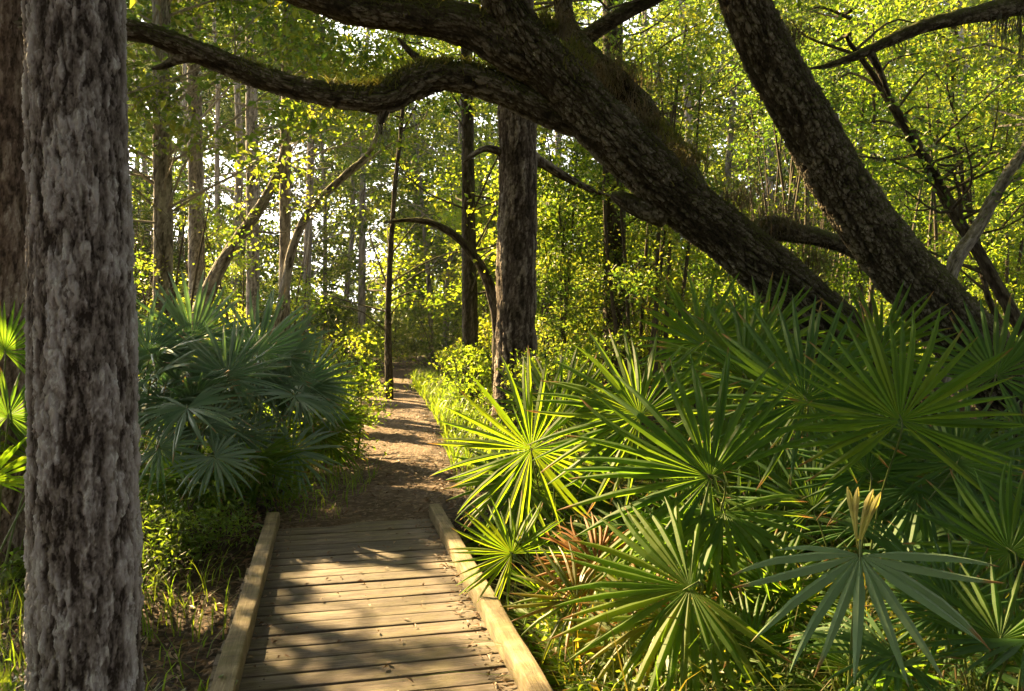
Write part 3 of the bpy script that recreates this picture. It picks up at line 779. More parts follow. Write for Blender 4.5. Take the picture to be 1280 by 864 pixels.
# 6 .. the other trunks one can tell apart
T = [
 ('dark trunk with a broken stub, standing behind the huge leaning oak', [(770, 460, 14, 34), (769, 380, 14, 30), (768, 300, 14, 28), (768, 200, 14, 27), (766, 60, 14, 25), (765, -80, 14, 23)], 12, 'bark_dark', (4.2, 12, 2.6, 36, 90, .105, 'leaf')),
 ('dark slim trunk close behind the straight pine, shorter of the pair there', [(588, 470, 15, 22), (587, 380, 15, 20), (586, 300, 15, 18), (585, 200, 15, 16), (583, 60, 15, 14)], 10, 'bark_dark', (3.2, 10, 2.4, 44, 95, .1, 'leaf_gold')),
 ('thin tree bowing over the trail in a low arch beside the straight pine', [(624, 470, 14, 19), (622, 400, 14, 16), (607, 345, 13.8, 13), (580, 305, 13.6, 11), (548, 282, 13.5, 9), (515, 275, 13.5, 6), (480, 278, 13.4, 3)], 2, 'bark_dark', None),
 ('pale straight trunk, thickest of the pale ones beyond the bluish palmettos', [(204, 420, 13, 25), (204, 300, 13, 23), (203, 180, 13, 22), (202, 60, 13, 21), (203, -60, 13, 20)], 11, 'bark_far', (4.6, 11, 3.4, 60, 100, .10, 'leaf')),
 ('mossy straight trunk between the thickest pale trunk and the leaning mossy one', [(246, 420, 17, 20), (246, 330, 17, 20), (245, 220, 17, 18), (243, 100, 17, 17), (241, -40, 17, 16)], 12, 'bark_far', (4.4, 12, 3.2, 64, 100, .10, 'leaf')),
 ('straight mossy trunk crossed by the leaning mossy tree', [(316, 410, 20, 16), (316, 300, 20, 16), (315, 180, 20, 15), (314, 60, 20, 14), (313, -40, 20, 13)], 13, 'bark_far', (4.6, 13, 3.2, 60, 100, .11, 'leaf_far')),
 ('slender pale straight trunk crossing behind the long mossy limb', [(355, 440, 15.5, 15), (356, 330, 15.5, 14), (357, 200, 15.5, 14), (359, 80, 15.5, 13), (360, -60, 15.5, 12)], 10.5, 'bark_far', (5.2, 10.5, 2.8, 50, 90, .095, 'leaf')),
 ('thin dark upright trunk left of the trail bend, lit saplings behind it', [(486, 462, 17, 10), (485, 400, 17, 8), (488, 320, 17, 7), (494, 230, 17, 6), (503, 140, 17, 5)], 9, 'bark_dark', (2.6, 8, 2.4, 44, 95, .10, 'leaf_gold')),
 ('leaning mossy tree slanting up to the right behind the bluish palmettos', [(252, 385, 14, 20), (272, 340, 14, 17), (300, 295, 14, 15), (328, 255, 14, 13), (348, 215, 14, 11), (362, 160, 14, 8), (380, 90, 14, 5)], 7.5, 'bark_far', (3.6, 7.5, 1.9, 34, 90, .09, 'leaf')),
 ('thin curved tree leaning out towards the trail under the mossy limb stub', [(352, 380, 15, 12), (366, 310, 15, 11), (388, 262, 15, 10), (425, 225, 15, 9), (462, 190, 15, 7), (478, 150, 15, 5)], 6.5, 'bark_far', (3.4, 6.4, 1.8, 34, 90, .09, 'leaf_gold')),
 ('slim tree leaning away behind the second dark leaning trunk', [(1290, 430, 9.5, 18), (1262, 385, 9.5, 17), (1225, 320, 9.5, 15), (1190, 262, 9.5, 15), (1160, 205, 9.5, 14), (1130, 155, 9.5, 12), (1092, 95, 9.5, 9), (1060, 50, 9.5, 6)], 5, 'bark_dark', (3.6, 6.5, 1.6, 16, 80, .08, 'leaf')),
 ('slim grey stem leaning the other way, crossing the slim leaning tree in a V', [(1180, 440, 9, 20), (1183, 370, 9, 19), (1195, 325, 9, 18), (1220, 288, 9, 17), (1250, 235, 9, 15), (1285, 180, 9, 13), (1330, 110, 9, 10)], 5.6, 'bark_far', (4, 6.5, 1.6, 14, 80, .08, 'leaf')),
 ('thin forked dark sapling between the pair of crossing stems', [(1258, 420, 11, 10), (1235, 370, 11, 8), (1222, 300, 11, 7), (1205, 240, 11, 6), (1198, 160, 11, 5)], 5.5, 'bark_dark', (3, 6, 1.6, 20, 80, .085, 'leaf')),
]
for i, (lab, rows, H, mat, c) in enumerate(T):
    km = 2.6 if 3 <= i <= 6 else 1.7
    cr = None if c is None else dict(h=(c[0] - .6, c[1]), rad=c[2] * 1.1, n=int(c[3] * km), per=int(c[4] * (1.7 if i in (8, 9) else 1.2)), size=c[5] * (1.35 if km > 2 else .8 if i in (8, 9) else 1.0), mat=M[c[6]])
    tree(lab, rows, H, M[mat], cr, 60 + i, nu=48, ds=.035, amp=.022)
# arching tree keeps a few leaves along its bow
# limb reaching in at the top from a tree outside the frame
rt = tree('tree past the second leaning trunk whose dark limb reaches in high up, hung with moss', [(1440, 520, 7.6, 70), (1430, 300, 7.6, 62), (1405, 60, 7.5, 54), (1380, -160, 7.5, 46)], 7.5, M['bark_oak'], dict(h=(5, 8.5), rad=2.2, n=22, per=80, size=.085, mat=M['leaf_dark'], off=(.2, .6)), 90, nu=40, ds=.05)
limb([(1395, 0, 7.5, 40), (1330, -8, 7.4, 34), (1280, 4, 7.3, 28), (1240, 14, 7.2, 24), (1200, 22, 7.1, 20), (1150, 35, 7.0, 17), (1110, 52, 6.95, 14), (1070, 70, 6.9, 11), (1035, 82, 6.9, 7), (1010, 86, 6.9, 3)], 91, .01, 50, root=rt)
limb([(1085, 62, 6.92, 12), (1100, 90, 6.95, 8), (1112, 120, 7, 5)], 92, .004, 20, root=rt)

# trees added towards the sun to cast shade, and the slim far trunks
for i, (x, y, H, lab) in enumerate([(-8.3, 13.4, 10, 'added shade tree past the frame edge beside the pale trunks'), (-6.6, 8.6, 9, 'added shade tree past the frame edge, nearest behind the thick near tree'), (-11.5, 17, 12, 'tall added shade tree past the frame edge towards the sun'), (-8.3, 24, 12.5, 'tall added shade tree behind the mossy straight trunks'), (-13.5, 23, 13, 'tall added shade tree farthest out towards the sun')]):
    px = 640 + x / y * F
    tree(lab, [(px, 405 + 1600 / y, y, 300 / y), (px, 405 - 2000 / y, y, 260 / y), (px + 6, 405 - 5000 / y, y, 220 / y)], H, M['bark_far'], dict(h=(4.6, H), rad=3.8, n=150, per=95, size=.15, mat=M['leaf_dark'], r0=.03), 130 + i, nu=24, ds=.1)

slim = [(170, 34), (187, 28), (222, 30), (276, 26), (296, 33), (382, 24), (408, 30), (432, 36), (452, 27), (540, 34), (556, 30), (566, 38), (528, 40), (700, 24), (722, 31), (742, 28), (840, 26), (868, 22), (905, 28), (932, 34), (955, 24), (1018, 30), (1062, 25), (1112, 28), (1158, 24), (1204, 20), (1232, 27), (1252, 22), (1276, 30), (806, 33), (660, 36), (150, 25)]
for i, (px, d) in enumerate(slim):
    rg = np.random.default_rng(300 + i); w = rg.uniform(170, 290) / d; t = rg.uniform(-14, 14)
    top = rg.uniform(9, 15)
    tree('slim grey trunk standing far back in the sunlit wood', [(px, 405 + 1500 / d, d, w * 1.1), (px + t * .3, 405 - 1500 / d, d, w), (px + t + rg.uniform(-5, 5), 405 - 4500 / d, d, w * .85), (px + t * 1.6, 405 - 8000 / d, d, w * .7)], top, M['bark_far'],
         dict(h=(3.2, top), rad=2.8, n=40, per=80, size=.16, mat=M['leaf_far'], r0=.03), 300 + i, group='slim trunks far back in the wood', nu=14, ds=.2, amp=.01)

# saplings and shrubs that fill the middle distance
def bush(name, label, cat, x, y, h, rad, n, per, size, mat, seed, group=None, h0=.15, stems=3, aspect=.55):
    rng = np.random.default_rng(seed); g = hz(x, y)
    root = empty(name, (x, y, g), label, cat, group)
    z = g + h0 + (h - h0) * rng.random(n) ** .8
    rr = rad * np.sqrt(rng.random(n)) * (1 - .45 * ((z - g) / h) ** 2); a = rng.uniform(0, 2 * math.pi, n)
    pts = np.stack([x + np.cos(a) * rr, y + np.sin(a) * rr, z], 1)
    acc = Acc(); ends = pts[np.argsort(-pts[:, 2])][:stems * 3:3]
    for e in ends:
        b = np.array((x, y, g - .05)) + rng.normal(size=3) * np.array((.1, .1, 0))
        m_ = (b + e) / 2 + rng.normal(size=3) * .12 * rad
        V, q, _ = tube(np.array([b, m_, e]), np.array([.012, .009, .004]) * (1 + h * .35), .15, 6, None, 0, .03); acc.add(V, q)
    acc.build('stem', [M['bark_dark']], root, base_of(root))
    tops = np.array([np.array((x, y, g)) * (1 - f) + e * f for e in ends for f in (.35, .6, .85)])
    C = cluster_leaves(pts, rng.uniform(.28, .55, n) * min(1.4, .5 + rad * .4), per, size, rng)
    C = C[C[:, 2] > g + .03]; C = C[carve(C)]
    A = Acc(); V, q = leaf_quads(C, size, .45, rng, aspect); A.add(V, q)
    twigs(A, lambda c: tops[np.argmin(np.linalg.norm(tops - c, axis=1))], pts[::2], rng, .006)
    A.build('foliage', [mat, M['bark_dark']], root, base_of(root), False)
    return root

k = 0
for i in range(400):
    if k >= 66: break
    d = RNG.uniform(12.5, 23); px = RNG.uniform(150, 1290)
    x = (px - 640) / F * d
    if path_dist(np.array([x]), np.array([d]))[0] < 1.0 or 590 < px < 700 and d < 13: continue
    hx, hy = -math.sin(SUN_AZ), math.cos(SUN_AZ); blocked = False
    for q in [G(500, 557), G(500, 537), G(480, 517), G(500, 500), G(480, 488)]:
        al = (x - q[0]) * hx + (d - q[1]) * hy; ac = abs((x - q[0]) * hy - (d - q[1]) * hx)
        blocked |= 0 < al < 9 and ac < .55
    if blocked: continue
    gold = RNG.random() < (.8 if 300 < px < 640 else .35)  # yellower leaf copy, commonest where the undergrowth should look backlit
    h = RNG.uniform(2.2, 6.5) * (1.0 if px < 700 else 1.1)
    bush('sapling', 'yellow green sapling tinted to look backlit in the undergrowth' if gold else 'green sapling in the shaded undergrowth', 'sapling', x, d, h, RNG.uniform(1.0, 1.8), 50, 130, .078, M['leaf_gold'] if gold else M['leaf'], 500 + k,
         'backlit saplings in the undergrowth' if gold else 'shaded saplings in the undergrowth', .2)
    k += 1
for i, (px, py, d, h, rad, gold, lab) in enumerate([
    (425, 520, 9.4, 1.15, .6, 1, 'sunlit shrub at the trail edge, nearest to the bluish palmettos'),
    (418, 480, 12, 1.5, .8, 1, 'sunlit shrub on the trail edge just past the nearest one'),
    (400, 460, 15.5, 1.9, 1.0, 1, 'larger bright shrub on the trail edge before the thin dark upright trunk'),
    (445, 450, 21, 1.5, 1.0, 1, 'bright shrub at the inside of the trail bend'),
    (590, 470, 14.5, 1.2, .8, 1, 'low bright bush beside the foot of the straight pine'),
    (560, 462, 19, 1.3, .9, 1, 'low bright bush on the verge beyond the straight pine'),
    (545, 455, 28, 2.4, 1.5, 0, 'dark bush closing the view where the trail bends away'),
    (500, 452, 34, 2.6, 1.8, 0, 'dark bush straight behind the trail bend'),
    (700, 480, 10.5, 1.2, .8, 1, 'green bush between the straight pine and the palmettos'),
    (330, 600, 6.9, .36, .5, 0, 'low leafy weed clump under the hanging bluish fronds'),
    (230, 640, 5.9, .34, .45, 0, 'low leafy weed clump beside the thick near tree'),
]):
    p = P(px, py, d)
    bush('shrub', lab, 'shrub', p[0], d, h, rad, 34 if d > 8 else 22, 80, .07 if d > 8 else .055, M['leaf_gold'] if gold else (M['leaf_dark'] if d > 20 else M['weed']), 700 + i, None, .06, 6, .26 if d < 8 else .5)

# far wood: reads as one mass
def far_wood():
    rng = np.random.default_rng(77)
    n = 11500
    d = 23 + 42 * rng.random(n) ** 1.1
    px = rng.uniform(-60, 1340, n); x = (px - 640) / F * d
    z = rng.random(n) ** 1.25 * np.clip(d * .46 + 3, 0, 24)
    keep = np.ones(n, bool)
    ang = np.stack([px / 150, (405 - z / d * 1000) / 150, d / 14], 1)
    dens = fbm(ang, 3, 55)
    py = 405 - (z - 1.6) / d * 1000
    hole = np.exp(-((px - 230) / 150) ** 2 - ((py - 270) / 90) ** 2) * .20 + np.exp(-((px - 690) / 60) ** 2 - ((py - 190) / 60) ** 2) * .3 + np.exp(-((px - 880) / 50) ** 2 - ((py - 70) / 90) ** 2) * .3 + np.exp(-((px - 780) / 60) ** 2 - ((py - 40) / 70) ** 2) * .2 + .07 * (px > 700) * (py < 330) * np.sin(px / 23.0) * np.sin(py / 19.0)
    keep &= (dens - hole > .36 - .10 * (z < 2.5))
    keep &= path_dist(x, d) > .8
    c = np.stack([x, d, z + height(x, d)], 1)[keep]
    sz = np.clip(c[:, 1] / 150, .15, .38)
    cr = rng.uniform(.55, 1.3, len(c))
    per = 75
    # the wood goes on behind and beside the viewer, and closes overhead: unseen leaves added to dim the skylight
    nb = 1300
    a = rng.uniform(math.radians(148), math.radians(392), nb); rr = rng.uniform(9, 26, nb)
    cb = np.stack([np.cos(a) * rr, np.sin(a) * rr, rng.random(nb) * 13], 1)
    no = 560
    co_ = np.stack([rng.uniform(-7, 10, no), rng.uniform(-10, 7, no), rng.uniform(7.5, 12, no)], 1)
    cb = np.vstack([cb, co_]); cb = cb[~((cb[:, 1] > 2) & (np.abs(cb[:, 0]) < cb[:, 1] * .8 + 2) & (cb[:, 2] < 7))]
    c = np.vstack([c, cb]); sz = np.concatenate([sz, np.full(len(cb), .30)]); cr = np.concatenate([cr, rng.uniform(.7, 1.4, len(cb))])
    C = cluster_leaves(c, cr, per, .15, rng); S = np.repeat(sz, per)
    kp = carve(C); C, S = C[kp], S[kp]
    V, q = leaf_quads(C, S, .5, rng, .6)
    tag(mesh('far_wood', V, [q], M['leaf_far'], None, (0, 0, 0), False), 'sunlit far wood closing the view behind the slim trunks, plus unseen foliage added around the viewer to dim the sky', None, None, 'stuff')
far_wood()
# ------------------------------------------------------------------ saw palmettos
def frond_geo(Rr, span, nseg, rng, droop=.12, cup=.10, split=.41, narrow=.68, jit=1.0, width=1.0):
    ts = np.array((.02, .16, split * .7, split, .62, .78, .91, 1.0)); nt_ = len(ts)
    nseg = int(nseg * 1.15); da = R(span) / nseg
    Vs, Qs = [], []
    for i in range(nseg):
        a = -R(span) / 2 + da * (i + .5) + rng.normal() * .04 * jit
        L = Rr * (1 - .22 * (abs(a) / math.pi) ** 1.6) * rng.uniform(.90, 1.04)
        if rng.random() < .08: L *= rng.uniform(.5, .85)
        ws = split * L * math.tan(da / 2) * width
        dr = droop * rng.uniform(.4, 1.7); bend = rng.normal() * .06 * jit; kink = rng.random() < .2; lift = rng.normal() * .05
        for side in (0,):
            for t in ts:
                r = L * t
                w = r * math.tan(da / 2) if t <= split else ws * (1 - ((t - split) / (1 - split)) ** 1.5) ** narrow
                if t <= split: w *= 1.0 if width >= 1 else width
                w = max(w, .0012)
                aa = a + bend * t * t
                ctr = np.array((math.sin(aa) * r, math.cos(aa) * r, 0.0))
                zz = cup * L * t - dr * L * t ** 2.6 + lift * L * t * t
                if kink and t > .6: zz -= .25 * L * (t - .6)
                pr = np.array((math.cos(aa), -math.sin(aa), 0.0))
                f = .42 * w
                Vs += [ctr - pr * w + (0, 0, zz - f), ctr + (0, 0, zz + f), ctr + pr * w + (0, 0, zz - f)]
        b = i * nt_ * 3
        for k in range(nt_ - 1):
            o = b + k * 3
            Qs += [(o, o + 1, o + 4, o + 3), (o + 1, o + 2, o + 5, o + 4)]
    return np.array(Vs), np.array(Qs), np.tile(np.repeat(ts, 3), nseg)

def unit(v): return v / np.linalg.norm(v)

def add_frond(root, hub, U, N, Rr, mat, rng, base, span=300, nseg=28, label=None, r_st=.006, smat=None, **kw):
    N = unit(N); U = unit(U - N * (U @ N)); X = np.cross(U, N)
    V, q, al = frond_geo(Rr, span, nseg, rng, **kw)
    W = hub + V[:, :1] * X + V[:, 1:2] * U + V[:, 2:] * N
    f = mesh('frond', W, [q], mat, root, base_of(root), False, {'along': al})
    if label: f['label'] = label
    if base is not None:
        mid = (base + hub) / 2 + np.array((0, 0, .12 * np.linalg.norm(hub - base)))
        pre = hub - U * .10 * Rr + np.array((0, 0, -.005))
        V, q2, _ = tube(np.array([base, mid, pre, hub + U * Rr * .05]), np.array([r_st * 1.5, r_st, r_st * .8, r_st * .5]), .04, 7, None, 0, .03)
        s = mesh('stalk', V, [q2], smat or M['stalk'], None, (0, 0, 0)); s.parent = f
        s.matrix_parent_inverse = Matrix.Identity(4)
        me = s.data; co = np.array(V) - base_of(root)
        me.vertices.foreach_set('co', co.astype(np.float32).ravel()); me.update()
    return f

def key_frond(root, px, py, d, Rpx, ang, tilt, mat, rng, base, span=300, nseg=28, yaw=0.0, **kw):
    hub = P(px, py, d); Rr = Rpx * d / F
    C = unit(CAM - hub)
    N = C * math.cos(R(tilt)) + np.array((0, 0, 1.0)) * math.sin(R(tilt)) + RIGHT * math.sin(R(yaw))
    A = math.sin(R(ang)) * RIGHT + math.cos(R(ang)) * UP
    return add_frond(root, hub, A, N, Rr, mat, rng, base, span, nseg, **kw)

def palmetto(label, x, y, n, rng_seed, mat, stalk=(.6, 1.1), Rr=(.42, .62), el=(35, 80), az=None, group=None, roll=35, dead=0.0, face=.35):
    rng = np.random.default_rng(rng_seed); g = hz(x, y)
    root = empty('palmetto', (x, y, g), label, 'palmetto', group)
    for i in range(n):
        a = rng.uniform(0, 2 * math.pi) if az is None else R(rng.uniform(*az)); e = R(rng.uniform(*el))
        b = np.array((x, y, g)) + np.array((math.cos(a), math.sin(a), 0)) * rng.uniform(0, .1) + rng.normal(size=3) * (.08, .08, 0)
        L = rng.uniform(*stalk)
        D = np.array((math.cos(a) * math.cos(e), math.sin(a) * math.cos(e), math.sin(e)))
        hub = b + D * L; hub[2] = max(hub[2], g + .12)
        e2 = e - R(rng.uniform(15, 60)); U = np.array((math.cos(a) * math.cos(e2), math.sin(a) * math.cos(e2), math.sin(e2)))
        S = np.array((-math.sin(a), math.cos(a), 0)); N = np.cross(S, -U)
        if N[2] < 0: N = -N
        N = unit(N + unit(CAM - hub) * face); ro = R(rng.uniform(-roll, roll)); N = unit(N * math.cos(ro) + np.cross(unit(U), N) * math.sin(ro))
        mm = M['palm_dead'] if rng.random() < dead else mat
        add_frond(root, hub, U, N, rng.uniform(*Rr), mm, rng, b, rng.uniform(230, 320), int(rng.integers(22, 30)), droop=rng.uniform(.08, .3), cup=rng.uniform(.02, .2), width=.9)
    return root

rk = np.random.default_rng(900)
def pbase(px, d, dz=0.0):
    x = (px - 640) / F * d
    return np.array((x, d, hz(x, d) + dz))

# right-hand thicket: the fronds one can tell apart sit on their own plants
p = palmetto('bright green palmetto with one open round fan facing the trail, by the pine', .28, 5.95, 9, 1, M['palm_gold'], (.35, .8), (.36, .5), az=(20, 170))
key_frond(p, 664, 562, 5.45, 138, -8, 12, M['palm_gold'], rk, base_of(p), 345, 34, droop=.10, cup=.06, width=.85)
key_frond(p, 650, 600, 5.6, 100, -100, 40, M['palm'], rk, base_of(p), 260, 26, droop=.2)
key_frond(p, 700, 520, 6.0, 110, 20, 30, M['palm'], rk, base_of(p), 280, 26)
p = palmetto('small sunlit yellow green palmetto leaning over the boardwalk edge', .42, 4.8, 4, 2, M['palm_gold'], (.2, .45), (.22, .36), az=(-60, 120))
key_frond(p, 640, 692, 4.5, 88, -40, 22, M['palm_gold'], rk, base_of(p), 270, 26, droop=.12, cup=.1, width=.85)
p = palmetto('large palmetto whose wide sunlit fan spreads up in the middle of the thicket', 1.25, 4.75, 8, 3, M['palm'], (.5, .95), (.5, .65), az=(30, 250))
key_frond(p, 888, 596, 4.1, 205, -52, 22, M['palm'], rk, base_of(p), 250, 28, droop=.12, cup=.08, width=.9)
key_frond(p, 800, 520, 4.7, 150, -40, 25, M['palm'], rk, base_of(p), 260, 30)
key_frond(p, 905, 640, 4.0, 120, 170, 40, M['palm'], rk, base_of(p), 220, 18, droop=.2)
p = palmetto('green palmetto with a round fan in front of the huge leaning oak', 1.75, 5.3, 6, 4, M['palm'], (.7, 1.15), (.5, .62), az=(0, 200))
key_frond(p, 1006, 500, 4.7, 150, -12, 16, M['palm_blue'], rk, base_of(p), 320, 32, droop=.10, cup=.08)
key_frond(p, 930, 470, 5.4, 130, -20, 25, M['palm'], rk, base_of(p), 280, 28)
p = palmetto('tall dark green palmetto with a high round fan below the second leaning trunk', 1.98, 4.55, 5, 5, M['palm_blue'], (.6, 1.1), (.5, .6), az=(-40, 160))
key_frond(p, 1125, 526, 4.1, 158, -4, 10, M['palm'], rk, base_of(p), 275, 29, droop=.10, cup=.08)
key_frond(p, 1195, 580, 4.4, 120, 30, 22, M['palm_blue'], rk, base_of(p), 300, 28)
key_frond(p, 1085, 590, 4.6, 105, -20, 15, M['palm_blue'], rk, base_of(p), 280, 26)
key_frond(p, 1150, 610, 4.5, 130, 160, 35, M['palm_blue'], rk, base_of(p), 220, 20, droop=.25)
p = palmetto('pale grey green palmetto with a drooping fan and a straw coloured folded leaf tinted to look sunlit', 1.32, 3.15, 2, 6, M['palm_blue'], (.3, .45), (.3, .4), az=(-60, 60))
key_frond(p, 1075, 694, 2.95, 168, 180, 42, M['palm_grey'], rk, base_of(p), 214, 12, split=.3, droop=.16, cup=.0, label='pale grey green drooping frond', width=1.05, narrow=.7)
key_frond(p, 1072, 688, 2.99, 78, 4, -10, M['palm_sunlit'], rk, None, 34, 5, split=.72, label='straw coloured folded young leaf, tinted to look sunlit', cup=.02, droop=.05, width=1.3)
p = palmetto('wilting palmetto with orange brown tips low beside the boardwalk', .83, 3.75, 4, 7, M['palm_wilt'], (.25, .5), (.35, .5), az=(60, 280), dead=.15)
key_frond(p, 862, 735, 3.6, 180, -115, 38, M['palm_gold'], rk, base_of(p), 250, 26, droop=.14, cup=.06)
key_frond(p, 745, 705, 4.1, 85, -50, 30, M['palm_dead'], rk, base_of(p), 230, 24, droop=.3, label='dead reddish brown frond', jit=2)
key_frond(p, 830, 770, 3.7, 130, -150, 40, M['palm_wilt'], rk, base_of(p), 240, 24, droop=.25)
key_frond(p, 720, 750, 3.9, 95, -60, 30, M['palm_wilt'], rk, base_of(p), 240, 24, droop=.3, jit=2)
p = palmetto('shaded dark palmetto low in the corner beside the drooping grey green fan', 1.95, 3.3, 7, 8, M['palm_blue'], (.35, .75), (.4, .5), az=(-80, 200))
key_frond(p, 1262, 690, 3.3, 130, -30, 20, M['palm'], rk, base_of(p), 300, 28)
key_frond(p, 1190, 760, 3.2, 110, -40, 30, M['palm_blue'], rk, base_of(p), 280, 26)
key_frond(p, 1250, 800, 3.0, 120, 10, 30, M['palm'], rk, base_of(p), 280, 26)
p = palmetto('green palmetto with upright fans against the foot of the huge leaning oak', 2.15, 6.3, 9, 9, M['palm'], (.8, 1.25), (.5, .65), az=(120, 380))
key_frond(p, 880, 430, 6.1, 105, -12, 12, M['palm'], rk, base_of(p), 300, 28)
key_frond(p, 955, 425, 6.3, 95, 10, 12, M['palm'], rk, base_of(p), 300, 28)
p = palmetto('green palmetto with upright fans against the foot of the second leaning trunk', 3.35, 6.0, 10, 10, M['palm'], (.8, 1.3), (.5, .65), az=(60, 380))
key_frond(p, 1100, 440, 6.0, 100, 0, 12, M['palm'], rk, base_of(p), 300, 28)
key_frond(p, 1245, 470, 5.6, 110, 15, 14, M['palm_blue'], rk, base_of(p), 300, 28)
palmetto('palmetto clump of mid green fans between the straight pine and the huge oak', 1.35, 7.2, 11, 11, M['palm'], (.6, 1.15), (.45, .6))
palmetto('dark palmetto at the picture edge under the second leaning trunk', 3.6, 4.9, 9, 12, M['palm_blue'], (.6, 1.1), (.45, .6))
palmetto('low palmetto deep in the thicket under the wide sunlit fan', 1.75, 4.15, 7, 13, M['palm'], (.3, .6), (.35, .5), (25, 70), az=(20, 240))
palmetto('low sunlit palmetto filling the thicket below the round fan by the pine', .75, 5.1, 8, 14, M['palm_gold'], (.25, .6), (.35, .5), (20, 70), az=(60, 300))
palmetto('small golden palmetto between the wilting one and the wide sunlit fan', 1.15, 4.1, 6, 15, M['palm_wilt'], (.2, .5), (.3, .42), (20, 70))
palmetto('low palmetto in front at the bottom edge below the wilting one', .95, 3.15, 5, 16, M['palm_gold'], (.15, .35), (.25, .36), (15, 60), az=(0, 360))
palmetto('broad palmetto behind the round fans, under the crossing slim stems', 3.9, 7.6, 11, 17, M['palm'], (.8, 1.3), (.5, .65))

for i, (px, d, lab) in enumerate([(735, 4.4, 'fine bladed low palmetto directly below the round fan by the pine'), (800, 3.9, 'fine bladed low palmetto behind the wilting one'), (960, 3.9, 'fine bladed low palmetto between the wide sunlit fan and the drooping grey green fan'),
                                  (700, 6.6, 'fine bladed palmetto at the foot of the straight pine'), (990, 3.2, 'fine bladed low palmetto just beside the drooping grey green fan')]):
    palmetto(lab, (px - 640) / F * d, d, 9, 40 + i, M['palm_gold'] if i in (0, 1, 3) else M['palm'], (.2, .6), (.3, .45), (20, 75), face=.2)

# bluish clump on the other side of the trail
p = palmetto('bluish palmetto in the shaded clump, with the largest upright fan', -2.55, 7.9, 15, 20, M['palm_silver'], (.8, 1.3), (.5, .65), (45, 85))
key_frond(p, 322, 440, 7.6, 92, 5, 14, M['palm_silver'], rk, base_of(p), 310, 32)
key_frond(p, 380, 480, 7.8, 80, 35, 18, M['palm_silver'], rk, base_of(p), 290, 28)
key_frond(p, 365, 565, 6.9, 70, 95, 38, M['palm_silver'], rk, base_of(p), 250, 24, droop=.35)
p = palmetto('bluish palmetto in the shaded clump, showing pale hanging fans at its foot', -2.95, 7.3, 14, 21, M['palm_silver'], (.7, 1.15), (.45, .6), (40, 85))
key_frond(p, 240, 425, 7.4, 95, -8, 14, M['palm_silver'], rk, base_of(p), 310, 32)
key_frond(p, 285, 470, 7.0, 85, 8, 20, M['palm_silver'], rk, base_of(p), 300, 28)
key_frond(p, 262, 530, 6.6, 62, 30, 50, M['palm_silver'], rk, base_of(p), 260, 24, droop=.2)
key_frond(p, 268, 572, 6.3, 66, 150, 48, M['palm_silver'], rk, base_of(p), 290, 24, droop=.3)
key_frond(p, 200, 560, 6.3, 66, 130, 40, M['palm_silver'], rk, base_of(p), 260, 24, droop=.35)
p = palmetto('bluish palmetto in the shaded clump, closest behind the thick near tree', -3.6, 7.5, 14, 22, M['palm_silver'], (.8, 1.3), (.5, .62), (45, 85))
key_frond(p, 185, 440, 7.2, 90, -10, 14, M['palm_silver'], rk, base_of(p), 310, 30)
palmetto('bluish palmetto at the back of the shaded clump', -3.3, 8.9, 10, 23, M['palm_silver'], (.9, 1.4), (.5, .65), (50, 88))
palmetto('low green palmetto at the foot of the shaded bluish clump', -2.5, 7.0, 14, 24, M['palm'], (.25, .55), (.35, .5), (15, 60), az=(180, 360))
palmetto('low green palmetto on the trail edge between the bluish clump and the nearest sunlit shrub', -2.42, 8.5, 12, 26, M['palm'], (.3, .7), (.4, .55), (25, 75))
palmetto('small green palmetto tucked behind the nearest sunlit trail shrub', -2.75, 10.0, 10, 27, M['palm'], (.4, .9), (.4, .55), (30, 80))
p = palmetto('sunlit green palmetto on the far side of the thick near tree', -3.2, 4.9, 6, 25, M['palm_gold'], (.8, 1.2), (.45, .55), (55, 88))
key_frond(p, 6, 440, 4.8, 75, -5, 14, M['palm'], rk, base_of(p), 300, 28)
key_frond(p, 10, 520, 4.7, 70, 0, 20, M['palm_blue'], rk, base_of(p), 300, 28)

# ------------------------------------------------------------------ ground cover, litter and small growth
def scatter(n, x0, x1, y0, y1, dens, rng):
    x = rng.uniform(x0, x1, n); y = rng.uniform(y0, y1, n)
    k = rng.random(n) < dens(x, y)
    x, y = x[k], y[k]
    return np.stack([x, y, height(x, y)], 1)

def deck_uv(x, y):
    s = (x - DK_FAR[0]) * DK_D[0] + (y - DK_FAR[1]) * DK_D[1]; t = (x - DK_FAR[0]) * DK_N[0] + (y - DK_FAR[1]) * DK_N[1]
    return s, t

def off_deck(x, y, m=.74):
    s, t = deck_uv(x, y)
    return ~((s < .05) & (np.abs(t) < m))

